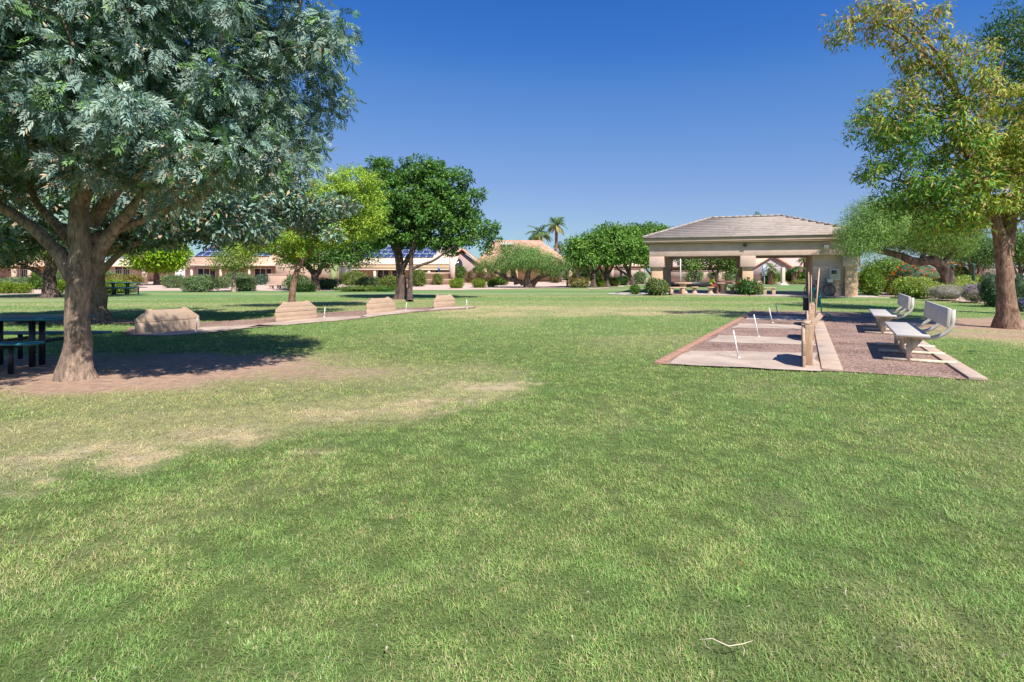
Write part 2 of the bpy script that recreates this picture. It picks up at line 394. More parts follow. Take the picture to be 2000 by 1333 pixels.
# pale sand lanes between left kerb and middle kerb
lanes = [(712, 687, 727, 691), (669, 656, 676, 662), (641.5, 633, 645, 636), (625, 618.5, 627, 620)]
def lane_pts(y0, y1, y2, y3):
    def onl(a, c, yy):
        tY = K/(yy-HY); t = (tY-a[1])/(c[1]-a[1]); return a+(c-a)*t
    return [onl(NL, FL, y0)+np.array((.12, 0)), onl(NM, FM, y2)-np.array((.32, 0)), onl(NM, FM, y3)-np.array((.32, 0)), onl(NL, FL, y1)+np.array((.12, 0))]
for q in lanes: sheet('sand_pit', lane_pts(*q), .013, M['sand'], .10, sub=.35)
def strip(name, a, c, w, m, z=.03, side=1, n=1):
    d = (c-a)/np.linalg.norm(c-a); nn = np.array((-d[1], d[0]))*side*w; b = MB()
    L = np.linalg.norm(c-a); k = max(1, int(L/n))
    for i in range(k):
        p, q = a+d*L*i/k+d*.004, a+d*L*(i+1)/k-d*.004
        dz = random.uniform(-.004, .004)
        b.prism([p, q, q+nn, p+nn][::(1 if side > 0 else -1)], -.02, z+dz)
    return tag(b.build(name, m, bevel=.004), kind='structure')
strip('kerb', NL, FL, .13, M['brick'], .03, 1, .22)
strip('kerb', NM, FM, .27, M['conc'], .035, 1, .9)
strip('kerb', NR, FR, .2, M['conc'], .035, 1, 1.2)
# left court beds
sheet('court_gravel', [gp(250, 656), gp(330, 657), gp(420, 650), gp(480, 642), gp(660, 628), gp(800, 611.5), gp(930, 601.5), gp(925, 598), gp(850, 600), gp(770, 603), gp(640, 611), gp(500, 624), gp(390, 630), gp(250, 641)], .008, M['gravel_brown'], .12, sub=.5)
for P in ([(255, 655), (330, 656.5), (410, 651), (470, 643), (560, 636), (470, 636), (385, 641), (300, 646)],
          [(480, 641), (560, 636), (655, 627.5), (720, 619), (640, 620), (600, 624), (520, 632)],
          [(700, 622.5), (790, 611.5), (835, 607), (790, 606), (720, 612.5)],
          [(840, 606.8), (925, 601.2), (925, 599), (885, 600), (850, 602.5)]):
    sheet('sand_pit', [gp(*p) for p in P], .013, M['sand'], .08, sub=.4)

# ------------------------------------------------------------------ grass blades
def frame_for(D):
    up = np.tile((0., 0., 1.), (len(D), 1)); Sd = np.cross(D, up); nrm = np.linalg.norm(Sd, axis=1)
    Sd[nrm < 1e-3] = (1, 0, 0); return Sd/np.linalg.norm(Sd, axis=1)[:, None]
def leaves(P, D, Sd, L, Wd, col, curl=.12, midf=.45):
    D = D/np.linalg.norm(D, axis=1)[:, None]; N = np.cross(Sd, D)
    L = np.broadcast_to(L, (len(P),))[:, None]; Wd = np.broadcast_to(Wd, (len(P),))[:, None]
    mid = P+D*L*midf; c = N*L*curl
    V = np.stack([P, mid+Sd*Wd/2+c, P+D*L-c*.8, mid-Sd*Wd/2+c], 1).reshape(-1, 3)
    F = np.arange(len(P)*4).reshape(-1, 4); return V, F, np.repeat(col, 4, axis=0)
def rdir(n, rng):
    v = rng.normal(size=(n, 3)); return v/np.linalg.norm(v, axis=1)[:, None]
def inpoly(x, y, P):
    ins = np.zeros(x.shape, bool); n = len(P)
    for i in range(n):
        x0, y0 = P[i]; x1, y1 = P[(i+1) % n]
        ins ^= ((y0 > y) != (y1 > y)) & (x < (x1-x0)*(y-y0)/(y1-y0+1e-12)+x0)
    return ins
COURTS = [[NL, NM, NR, FR, FM, FL], [gp(250, 656), gp(330, 657), gp(420, 650), gp(480, 642), gp(660, 628), gp(800, 611.5), gp(930, 601.5), gp(925, 598), gp(850, 600), gp(770, 603), gp(640, 611), gp(500, 624), gp(390, 630), gp(250, 641)]]
rng = np.random.default_rng(5)
D0, R0, EX = 21000, 2.8, 1.72
rr = np.linspace(1.35, 34, 4000); dens = np.minimum(D0, D0*(R0/rr)**EX)*rr; cdf = np.cumsum(dens); tot = cdf[-1]*(rr[1]-rr[0])*1.86
n = int(tot); r = np.interp(rng.random(n)*cdf[-1], cdf, rr); th = (rng.random(n)-.5)*1.86
x = r*np.sin(th); y = r*np.cos(th)
dirt, dry, tan, n1, n3 = masks(x, y)
tuft = fbm(x*9, y*9, 60, 2)
keep = rng.random(n) > np.clip(dirt*1.25-.25*(n3 > .62), 0, .985)
keep &= rng.random(n) > .30*dry+.15*tan
keep &= ~((tuft < .36) & (rng.random(n) < .6))
jx = (fbm(x*5, y*5, 91, 3)-.5)*.22; jy = (fbm(x*5, y*5, 93, 3)-.5)*.22
for Pc in COURTS: keep &= ~inpoly(x+jx, y+jy-.02, [np.array(p) for p in Pc])
keep &= y < 33
x, y, r, dry, tan, n1, n3, tuft, dirt = [q[keep] for q in (x, y, r, dry, tan, n1, n3, tuft, dirt)]; n = len(x)
az = rng.random(n)*2*PI+(fbm(x*2, y*2, 90)-.5)*4; tilt = np.clip(rng.normal(.95, .32, n), .1, 1.5)
tilt = np.where((rng.random(n) < tan+.4*dry), 1.35, tilt)
D = np.stack([np.cos(az)*np.sin(tilt), np.sin(az)*np.sin(tilt), np.cos(tilt)], 1); Sd = frame_for(D)
L = rng.uniform(.016, .035, n)*(.75+.6*n1)*(1+.9*np.minimum(1, (r-2)/14))*(1-.35*dirt); Wd = .0025*np.maximum(1, r/R0)**.62*rng.uniform(.7, 1.3, n)
u = rng.random(n)[:, None]; hue = smooth(.3, .7, fbm(x*1.6, y*1.6, 33))[:, None]
green = np.array((.175, .29, .062))*(1-u)+np.array((.36, .48, .155))*u
green = green*(1-.15*hue)+np.array((.16, .31, .10))*.15*hue
straw = np.array((.46, .38, .19))*(1-u)+np.array((.62, .52, .30))*u
olive = np.array((.38, .38, .14))
ps = np.clip(.10+.62*dry+.78*tan+.30*(n3-.5)+.30*(fbm(x*7, y*7, 77, 2)-.5), 0, .97); t = rng.random(n)
colr = np.where((t < ps)[:, None], straw, np.where((t < ps+.18+.35*dry)[:, None], olive*(.8+.4*u), green))
colr = colr*(1-tan[:, None])+colr*np.array((1.03, 1.0, 1.12))*tan[:, None]; colr = colr*1.10*(1+.10*tan)[:, None]*(.46+.88*tuft)[:, None]*(.95+.20*fbm(x*.7+9, y*1.1, 55, 4))[:, None]
lush = (smooth(.50, .66, fbm(x*1.1, y*1.5, 57, 4))*(1-dry)*(1-tan))[:, None]; colr = colr*(1-lush)+colr*np.array((.86, .96, .93))*lush
L = L*(1+.7*(tan > .3)*(t < ps))
V, F, cc = leaves(np.stack([x, y, -.012+(fbm(x*.8, y*.8, 5)-.5)*.03], 1), D, Sd, L, Wd, colr, .10, .4)
M['grass'] = leafmat('grass_blade', .6, .3, .25, (1.15, 1.25, .6))
tag(MB().add(V, F, cc).build('grass_blades', M['grass']), 'short mown green grass with straw patches covering the lawn', 'grass', kind='stuff')

# fallen dry leaves and twigs scattered on the turf
rng = np.random.default_rng(8); n = 1500
r = 2+24*rng.random(n)**1.4; th = (rng.random(n)-.5)*1.7; x = r*np.sin(th); y = r*np.cos(th)
D = rdir(n, rng); D[:, 2] *= .25; D /= np.linalg.norm(D, axis=1)[:, None]
u = rng.random(n)[:, None]; cc = np.array((.55, .40, .24))*(1-u)+np.array((.60, .55, .46))*u
cc = cc*.8; k_ = np.arange(n) > 950; x[k_] = -6+rng.normal(0, 2.0, k_.sum()); y[k_] = 8+rng.normal(0, .9, k_.sum()); cc[k_] *= .55; cc[rng.random(n) < .05] = (.50, .14, .04)
V, F, c4 = leaves(np.stack([x, y, np.full(n, .032)], 1), D, frame_for(D), rng.uniform(.01, .032, n), rng.uniform(.004, .010, n), cc, .3)
tag(MB().add(V, F, c4).build('leaf_litter', M['leaf']), 'small dry fallen leaves scattered over the lawn', 'leaf litter', kind='stuff')
x0, y0 = gp(1365, 1273); b = MB()
b.tube([(x0, y0, .045), (x0+.05, y0+.0, .05), (x0+.10, y0-.035, .045), (x0+.155, y0-.03, .05), (x0+.20, y0-.012, .05)], [.0012, .002, .0024, .0018, .001], 6)
b.tube([(x0+.15, y0-.03, .048), (x0+.15, y0-.055, .045), (x0+.135, y0-.08, .04)], [.0018, .0015, .0007], 5)
b.tube([(x0+.02, y0, .048), (x0+.015, y0-.03, .045), (x0+.03, y0-.05, .04)], [.0012, .001, .0006], 5)
tag(b.build('twig', mat('dry_twig', (.60, .52, .36), .8), origin=(x0, y0, .04)), 'thin bleached forked twig lying on the grass in the foreground', 'twig')

# ------------------------------------------------------------------ stakes, backboards
def stake(px, py, h=.42, lean=(0, 0), label='', w=None):
    x, y = gp(px, py) if w is None else w
    b = MB(); b.tube([(x, y, -.03), (x+lean[0], y+lean[1], h)], [.0135, .0135], 10)
    b.lathe((x, y, 0), [(.028, .0), (.03, .02), (.02, .03)], 10)
    return tag(b.build('horseshoe_stake', M['steel'], origin=(x, y, 0), smooth=False), label, 'stake', 'white horseshoe stakes')
stake(1443, 700.5, .47, (-.085, .02), 'white stake leaning in the front sand pit of the right court, closest to the camera')
stake(1482, 659, .50, (-.10, .02), 'white stake in the second sand pit of the right court')
stake(1509, 632, .43, (-.09, .02), 'white stake in the third sand pit of the right court')
stake(1520, 615, .38, (-.08, .02), 'short shaded stake in the farthest pit of the right court')
stake(383, 648, .36, (.03, .0), 'white stake beside the right end of the large left backboard')
stake(633, 620, .31, (.03, .0), 'white stake right of the backboard with five planks')
stake(792, 607, .30, (.05, .0), 'white stake between the two farthest left backboards')
stake(912, 604, .38, (-.01, .0), 'white stake right of the farthest left backboard')

def backboard(c, u, Wb=1.36, H=.53, seed=0, label='', nrows=3, group=None, lowfrac=.5):
    c = np.array(c); u = np.array(u)/np.linalg.norm(u); nn = np.array((u[1], -u[0]))   # front normal
    root = empty('horseshoe_backboard', (c[0], c[1], 0), label, 'backboard', group)
    rnd = random.Random(seed); cut = .27; zc = H*.62
    def edge(z): return Wb/2-(0 if z <= zc else (z-zc)/(H-zc)*cut)
    zs = [-.02]; hh = (H+.02)/nrows
    b = MB()
    for k in range(nrows):
        z0 = -.02+k*hh+.0025; z1 = -.02+(k+1)*hh-.0025; brk = [z0]+([zc] if z0 < zc < z1 else [])+[z1]
        off = rnd.uniform(-.004, .004); j0 = rnd.uniform(-.008, .008)
        L_ = [(-edge(z)+j0, z) for z in brk]; R_ = [(edge(z)+j0, z) for z in brk]
        poly = L_[::-1]+R_; poly = L_[:1]+R_+L_[1:][::-1]
        P = [(c[0]+u[0]*s+nn[0]*off, c[1]+u[1]*s+nn[1]*off, z+(rnd.uniform(-.006, .006) if k == nrows-1 and z == z1 else 0)) for s, z in poly]
        b.slab(P, (-nn[0]*.038, -nn[1]*.038, 0))
    b.build('plank_panel', M['plank'], root, bevel=.004)
    for s in (-.43, .43):
        p = c+u*s*Wb*.64-nn*.09; b = MB(); hz = H+.012+rnd.uniform(-.01, .015)
        b.box((p[0], p[1], hz/2-.03), (.095, .095, hz+.06), math.atan2(u[1], u[0])+rnd.uniform(-.04, .04), rnd.uniform(-.02, .02), rnd.uniform(-.02, .02))
        b.build('post', M['post'], root, bevel=.006)
    return root
LU = (.54, .842); gl = 'plank backboards of the left horseshoe court'; gr = 'plank backboards of the right horseshoe court'
def ctr(p1, p2): a, c = np.array(gp(*p1)), np.array(gp(*p2)); return (a+c)/2
backboard((-8.30, 13.0), (.56, .83), 1.42, .545, 1, 'widest left backboard, pale planks with the second ash trunk to its left', 2, gl)
backboard((-6.42, 16.05), LU, 1.40, .55, 2, 'left backboard of narrow rough planks in front of the yellow-green tree', 4, gl)
backboard((-4.60, 18.95), LU, 1.36, .52, 3, 'left backboard in front of the double-trunk tree base', 3, gl)
backboard((-2.73, 21.9), LU, 1.34, .50, 4, 'farthest left backboard, smallest, standing right of the double-trunk tree', 2, gl)
bx = np.array((4.36, 8.06))
for k in range(4):
    lab = ['thick weathered backboard seen edge-on at the front of the right court', 'second edge-on backboard of the right court, behind the thick front one', 'third edge-on backboard of the right court beside the leaning plank', 'farthest edge-on backboard of the right court beside the green hose'][k]
    p = bx+np.array((1.70, 2.99))*k
    ang = math.radians(62.6 if k == 0 else 61.8)
    backboard(p+.62*np.array((math.cos(ang), math.sin(ang))), (-math.cos(ang), -math.sin(ang)), 1.22, .60-.01*k, 10+k, lab, 3, gr)
# loose timber lying over the first backboard's posts
b = MB(); b.box((4.62, 8.42, .662), (.10, .34, .035), -.6, .05, .12); tag(b.build('wood_block', M['plank'], origin=(4.62, 8.42, .64)), 'short loose timber offcut lying on top of the front right-court post', 'wood block')
# tools standing at the second / third boards
def pole(p0, p1, r, label):
    b = MB(); b.tube([p0, p1], [r, r*.9], 8); c = np.array(p1); b.lathe((c[0], c[1], c[2]-.01), [(r, 0), (r*1.2, .02), (r*.5, .04)], 8)
    return tag(b.build('tool_handle', M['stick'], origin=p0, smooth=True), label, 'pole', 'wooden poles stuck up behind the right court backboards')
pole(at(1581, 640, 13.2)[:2]+(0.02,), at(1579.5, 534, 13.2), .013, 'tall thin straight wooden pole, left of the three behind the backboards')
pole(at(1585, 622, 14.6)[:2]+(0.02,), at(1584.5, 540, 14.6), .011, 'thinnest wooden pole, middle of the three behind the backboards')
pole(at(1590, 640, 13.0)[:2]+(0.02,), at(1600, 527, 13.0), .018, 'wooden pole leaning right, tallest of the three behind the backboards')
P0 = np.array(at(1581, 641, 12.2)); P1 = np.array(at(1602, 616, 12.2)); b = MB(); d = P1-P0; L_ = np.linalg.norm(d)
b.box((P0+P1)/2, (L_*1.15, .04, .12), 0, 0, -math.atan2(d[2], d[0])); tag(b.build('leaning_plank', M['plank'], origin=tuple(P0), bevel=.005), 'diagonal plank leaning against the backboard posts', 'plank')
c = at(1577.5, 603, 16.3); b = MB(); b.box((c[0], c[1], .45), (.20, .18, .36), .1, taper=.97); b.box((c[0], c[1], .64), (.23, .21, .03), .1); b.box((c[0], c[1], .13), (.09, .09, .26), .1)
tag(b.build('utility_box', M['dark'], origin=(c[0], c[1], 0), bevel=.01), 'small black utility box on post beside the green hose', 'box')
c = at(1589, 600, 16.0); root = empty('garden_hose', (c[0], c[1], 0), 'coiled teal green hose hanging on a post behind the right court', 'hose'); b = MB(); pts = []
for k in range(150):
    a = k/150*2*PI*6; rr_ = .12+.015*math.sin(k*.37); pts.append((c[0]+rr_*math.cos(a)+.02*math.sin(k*.9), c[1]-.07+.05*math.sin(k*.21), .66+.30*math.sin(a)*(1+.1*math.sin(k*.5))))
for k in range(16): pts.append((c[0]+.12+.04*k*(1 if k > 6 else .2), c[1]-.1+.03*math.sin(k), max(.02, .62-.06*k)))
b.tube(pts, [.017]*len(pts), 6); b.build('coil', M['hose'], root, smooth=True)
b = MB(); b.box((c[0], c[1]+.03, .45), (.08, .08, .9)); b.build('post', M['post'], root)

# ------------------------------------------------------------------ benches
def bench(near, far, label, proto=None):
    near = np.array(near); far = np.array(far); u = (far-near)/np.linalg.norm(far-near); L = np.linalg.norm(far-near); w = np.array((u[1], -u[0]))  # to the right, towards the back
    root = empty('park_bench', (near[0], near[1], 0), label, 'bench', 'grey benches beside the right horseshoe court')
    P = lambda s, t, z: (near[0]+u[0]*s+w[0]*t, near[1]+u[1]*s+w[1]*t, z)
    ang = math.atan2(u[1], u[0]); b = MB()
    b.box(P(L/2, -.04, .435), (L, .44, .045), ang)
    b.build('seat', M['benchpaint'], root, bevel=.012)
    b = MB(); c = P(L/2, .40, .74); b.box(c, (L, .055, .30), ang, .10)
    b.build('backrest', M['benchpaint'], root, bevel=.014)
    for s in (.17, L/2, L-.17):
        b = MB(); b.tube([P(s, -.08, .0), P(s, -.08, .40)], [.032, .032], 10)
        b.tube([P(s, -.08, .39), P(s, .12, .395), P(s, .20, .40)], [.026]*3, 8); b.tube([P(s, -.08, .39), P(s, -.22, .40)], [.024]*2, 8)
        b.add([P(s-.004, -.05, .37), P(s-.004, .11, .37), P(s-.004, -.05, .15), P(s+.004, -.05, .37), P(s+.004, .11, .37), P(s+.004, -.05, .15)], [(0,1,2), (3,5,4), (0,3,4,1), (1,4,5,2), (2,5,3,0)])
        b.build('leg', M['benchmetal'], root, smooth=False)
        b = MB(); b.tube([P(s, -.42, .03), P(s, .52, .03)], [.03, .03], 10); b.build('foot_runner', M['benchmetal'], root)
        b = MB(); arc = [P(s, .12+.36*math.sin(a), .395+.30*(1-math.cos(a))) for a in np.linspace(0, PI/2*.92, 9)]+[P(s, .485, .86)]
        b.tube(arc, [.03]*len(arc), 10); b.build('back_support', M['benchpaint'], root, smooth=True)
    b = MB(); b.tube([P(.17, -.08, .10), P(L/2, .0, .36), P(L-.17, -.08, .10)], [.016]*3, 8); b.build('cross_brace', M['benchmetal'], root)
    return root
def seat_line(pn, pf):   # pixel of near and far ends of the seat centre, on the ground
    return np.array(gp(*pn)), np.array(gp(*pf))
n0, f0 = np.array((6.35, 8.45)), np.array((7.62, 10.55))
bench(n0, f0, 'nearer light grey bench with curved back supports on the brown gravel')
dd = np.array((2.2, 3.8)); bench(n0+dd, f0+dd-np.array((.10, .17)), 'farther light grey bench behind the nearer one, with rusty feet')

# ------------------------------------------------------------------ picnic tables
def picnic(c, ang, L, label, top=.74):
    root = empty('picnic_table', (c[0], c[1], 0), label, 'picnic table'); ca, sa = math.cos(ang), math.sin(ang)
    P = lambda s, t, z: (c[0]+ca*s-sa*t, c[1]+sa*s+ca*t, z)
    b = MB(); b.box(P(0, 0, top), (L, .78, .045), ang); b.build('tabletop', M['tealplastic'], root, bevel=.02)
    for t in (-.68, .68):
        b = MB(); b.box(P(0, t, .43), (L, .26, .04), ang); b.build('bench_seat', M['tealplastic'], root, bevel=.015)
        for s in (-.52, -.12, .12, .52):
            if abs(s) > .3:
                b = MB(); b.tube([P(s*L/1.8, t, 0), P(s*L/1.8, t, .42)], [.035]*2, 10); b.build('leg', M['blackpipe'], root)
    for s in (-.32, .32):
        b = MB()
        for t in (-.09, .09): b.tube([P(s*L/1.8, t, 0), P(s*L/1.8, t, top-.02)], [.042]*2, 10)
        b.tube([P(s*L/1.8, -.68, .36), P(s*L/1.8, .68, .36)], [.028]*2, 8); b.tube([P(s*L/1.8, -.34, top-.04), P(s*L/1.8, .34, top-.04)], [.025]*2, 8)
        b.build('pedestal', M['blackpipe'], root)
    return root
picnic((-7.66, 8.30), .03, 1.8, 'dark teal metal picnic table behind the large ash trunk, cut by the left edge')
picnic((gp(212, 577)[0], gp(212, 577)[1]+1), .1, 2.4, 'small distant dark green picnic table in front of the clipped lime shrubs')

# ------------------------------------------------------------------ trees
def clump_centres(lobes, n, rng, mind):
    vol = np.array([l[3]*l[4]*l[5] for l in lobes])**.75; pr = vol/vol.sum(); out = []
    tries = 0
    while len(out) < n and tries < n*30:
        tries += 1; k = rng.choice(len(lobes), p=pr); l = lobes[k]
        d = rdir(1, rng)[0]; q = rng.random()**.42
        p = np.array(l[:3])+d*np.array(l[3:6])*q*.95
        if out and np.min(np.linalg.norm(np.array(out)-p, axis=1)) < mind: continue
        out.append(p)
    return np.array(out)
def grow(mb, limbs, cents, rng, rtip=.008, jit=.12, sag=.0, n=7, rmax=.09):
    """limbs: list of (points, radii); branches from the limbs to every clump centre"""
    nodes = []; 
    for pts, rad in limbs:
        P = np.array(pts, float)
        for a, c, ra, rc in zip(P[:-1], P[1:], rad[:-1], rad[1:]):
            m = max(2, int(np.linalg.norm(c-a)/.25))
            for t in np.linspace(0, 1, m): nodes.append([*(a+(c-a)*t), ra+(rc-ra)*t, -1])
    nodes = nodes[int(len(nodes)*0):]; base = np.array(limbs[0][0][0])
    N = [list(q) for q in nodes]; pos = np.array([q[:3] for q in N]); par = [-1]*len(N); path = []
    dmin = np.array([np.min(np.linalg.norm(pos-c, axis=1)) for c in cents])
    zlow = base[2]+.45*(min(c[2] for c in cents)-base[2])
    for ci in np.argsort(dmin):
        c = cents[ci]; d = np.linalg.norm(pos-c, axis=1)+np.where(pos[:, 2] < zlow, 50, 0)+.8*np.maximum(0, pos[:, 2]-c[2])
        k = int(np.argmin(d)); a = pos[k]; L = np.linalg.norm(c-a); m = max(3, int(L/.35)+2)
        t = np.linspace(0, 1, m)[1:, None]; q = a+(c-a)*t; q[:, 2] += np.sin(t[:, 0]*PI)*L*(.10-sag); q[:-1] += rng.normal(size=(m-2, 3))*jit*L*.35
        i0 = len(pos); pos = np.vstack([pos, q]); par += [k]+list(range(i0, i0+m-2)); path.append((k, i0, i0+m-1))
    cnt = np.zeros(len(pos))
    for (k, i0, i1) in path: cnt[i1-1] += 1
    for i in range(len(pos)-1, -1, -1):
        if par[i] >= 0: cnt[par[i]] += cnt[i]
    rad = np.minimum(rtip*np.maximum(cnt, 1)**.52, rmax)
    for (k, i0, i1) in path:
        idx = [k]+list(range(i0, i1)); rr = rad[idx].copy(); rr[0] = rr[1]*1.15; rr[-1] = rtip*.5
        mb.tube(pos[idx], rr, n if rr[0] > .02 else 5, caps=False)
    return mb
def face_out(D, d, cents, ci, rng):
    cc = cents.mean(0); o = cents-cc; o[:, 2] *= .6; o /= np.linalg.norm(o, axis=1)[:, None]+.3
    N = d*.5+o[ci]*.8+np.array((0, 0, .45))+rdir(len(D), rng)*.75; S_ = np.cross(D, N); S_ /= np.linalg.norm(S_, axis=1)[:, None]+1e-6; return S_
def leafcloud(cents, per, cr, rng, cols, size, ratio=.33, droop=.25, out=.6, compound=0, shell=.5, flat=.8, colw=None, squash=.75, pale=None, zone=None):
    """leaves around clump centres; cols: list of rgb; compound: leaflet pairs per leaf"""
    nc = len(cents); n = nc*per; ci = np.repeat(np.arange(nc), per)
    d = rdir(n, rng); q = rng.random(n)**shell; crr = np.broadcast_to(cr, (nc,))*rng.uniform(.75, 1.25, nc)
    off = d*q[:, None]*crr[ci][:, None]; off[:, 2] *= squash
    P = cents[ci]+off
    D = d*out+rdir(n, rng)*.75; D[:, 2] = D[:, 2]*flat-droop; D /= np.linalg.norm(D, axis=1)[:, None]
    cols = np.array(cols); pr = np.ones(len(cols))/len(cols) if colw is None else np.array(colw)/sum(colw)
    cc = cols[rng.choice(len(cols), n, p=pr)]
    if zone is not None:
        w = zone(cents); w = np.cumsum(w/w.sum(1)[:, None], axis=1)[ci]; cc = cols[(rng.random(n)[:, None] > w).sum(1).clip(0, len(cols)-1)]
    clv = rng.uniform(.82, 1.18, nc)
    col = cc*clv[ci][:, None]*rng.uniform(.78, 1.25, n)[:, None]
    if pale is not None:
        pr_ = pale(cents)[ci]*(rng.random(n) < .75)
        if not compound: hit = pr_ > rng.random(n); col[hit] = np.array((.52, .36, .23))*rng.uniform(.7, 1.3, (hit.sum(), 1))
    L = size*rng.uniform(.7, 1.25, n)
    if not compound: 
        Sd = face_out(D, d, cents, ci, rng)
        return leaves(P, D, Sd, L, L*ratio, col)
    Sd = face_out(D, d, cents, ci, rng)
    Ps, Ds, Ss, Ls, Cs = [], [], [], [], []; k = compound
    for i in range(k):
        t = .25+.75*i/(k-1)*.9
        for s in (-1, 1):
            Ps.append(P+D*(L*t)[:, None]*1.0-np.array((0, 0, 1))*(L*t*t*.25)[:, None]); dd = D*.75+Sd*s*.75+rng.normal(0, .12, (n, 3)); dd[:, 2] -= .15
            Ds.append(dd); Ss.append(np.cross(np.cross(D, Sd), dd)); Ls.append(L*.52*(1-.25*abs(t-.5))); Cs.append(col*rng.uniform(.85, 1.15, (n, 1)))
    Ps.append(P+D*(L*.92)[:, None]-np.array((0, 0, 1))*(L*.22)[:, None]); Ds.append(D); Ss.append(Sd); Ls.append(L*.5); Cs.append(col)
    Ss = np.vstack(Ss); Ss /= np.linalg.norm(Ss, axis=1)[:, None]+1e-9; Ls = np.concatenate(Ls); Cs = np.vstack(Cs)
    if pale is not None:
        hit = np.tile(pr_, 2*k+1) > rng.random(len(Cs)); Cs[hit] = np.array((.56, .40, .27))*rng.uniform(.7, 1.3, (hit.sum(), 1))
    return leaves(np.vstack(Ps), np.vstack(Ds), Ss, Ls, Ls*ratio, Cs, .08)

def tree(name, label, limbs, lobes, bark, nclump, per, cr, cols, size, seed, group=None, mind=.3, flare=.35, trunkn=14, rtip=.008, leaf='leaf', rmax=.09, extra=None, crown_name='crown', carve=(), **kw):
    rng = np.random.default_rng(seed); base = limbs[0][0][0]
    root = empty(name, (base[0], base[1], 0), label, 'tree', group)
    mb = MB()
    for i, (pts, rad) in enumerate(limbs):
        P = np.array(pts, float); m = max(6, int(sum(np.linalg.norm(np.diff(P, axis=0), axis=1))/.18)); m = min(m, 40)
        seg = np.concatenate([[0], np.cumsum(np.linalg.norm(np.diff(P, axis=0), axis=1))]); t = np.linspace(0, seg[-1], m)
        # smooth interpolation through the points
        Q = np.stack([np.interp(t, seg, P[:, k]) for k in range(3)], 1); R = np.interp(t, seg, rad)
        for _ in range(3): Q[1:-1] = (Q[:-2]+2*Q[1:-1]+Q[2:])/4; R[1:-1] = (R[:-2]+2*R[1:-1]+R[2:])/4
        Q[1:-1] += rng.normal(size=(m-2, 3))*R[1:-1, None]*.06
        lob = np.zeros(m)+.035
        if i == 0: 
            z = np.maximum(0, Q[:, 2]); R = R*(1+flare*np.exp(-z/.22)); lob = .04+.16*np.exp(-z/.25)
        mb.tube(Q, R, (trunkn*2 if i == 0 else trunkn), wob=.10, seed=seed+i, lobes=lob, caps=False)
    cents = clump_centres(lobes, nclump, rng, mind)
    for (q, rad_) in carve:                       # open gaps in the crown through which sun reaches the trunk
        v = cents-np.array(q); t = v@np.array(SUN); dd_ = np.linalg.norm(v-t[:, None]*np.array(SUN), axis=1); cents = cents[dd_ > rad_]
    grow(mb, limbs, cents, rng, rtip, rmax=rmax)
    mb.build('trunk', M[bark], root, smooth=True)
    V, F, c = leafcloud(cents, per, cr, rng, cols, size, **kw)
    cb = MB().add(V, F, c)
    cb.build(crown_name, M[leaf], root)
    if extra:
        fl, num, fcol, fs = extra; fc = cents[rng.choice(len(cents), num)]+rdir(num, rng)*cr*.9
        D = rdir(num*4, rng); V, F, c = leaves(np.repeat(fc, 4, 0)+D*.02, D, frame_for(D), np.full(num*4, fs), fs*.7, np.tile(fcol, (num*4, 1)))
        MB().add(V, F, c).build(fl, M['flower'], root)
    return root
def pl(Y, *pts): return [at(px, py, Y+(dy[0] if dy else 0)) for (px, py, *dy) in pts]
def lob(Y, *ls): # (px,py,rpx_x,rpx_z,[ry m],[dy])
    out = []
    for l in ls:
        dy = l[5] if len(l) > 5 else 0; Yl = Y+dy; c = at(l[0], l[1], Yl); rx = l[2]/FP*Yl; rz = l[3]/FP*Yl; ry = l[4] if len(l) > 4 and l[4] else rx
        out.append((*c, rx, ry, rz))
    return out
def zero(p): return (p[0], p[1], -.05)

ASH = [(.145, .235, .195), (.21, .315, .27), (.33, .42, .34), (.16, .30, .09)]
B1 = gp(153, 738); 
def pale1(c): return np.clip(.62*(1-smooth(2.25, 3.0, c[:, 2]))+.01, 0, 1)
L1 = [(-6.3, 7.05, 4.9, 3.2, 2.4, 2.5), (-4.8, 7.2, 5.4, 2.3, 2.1, 2.3), (-4.2, 7.2, 3.9, 1.8, 1.8, 1.15), (-7.6, 6.7, 4.6, 2.6, 2.2, 2.0), (-5.2, 6.1, 3.0, 2.1, 1.3, .60), (-7.2, 6.2, 2.85, 1.5, 1.2, .60), (-4.3, 6.9, 2.9, 1.3, 1.2, .5), (-3.45, 7.4, 4.6, 1.1, 1.6, 1.3), (-8.6, 7.6, 3.0, 1.6, 1.5, .9), (-3.5, 7.2, 3.3, 1.0, 1.3, .6)]
def trl(Y, p): return [at(a, c, Y) for a, c in p]
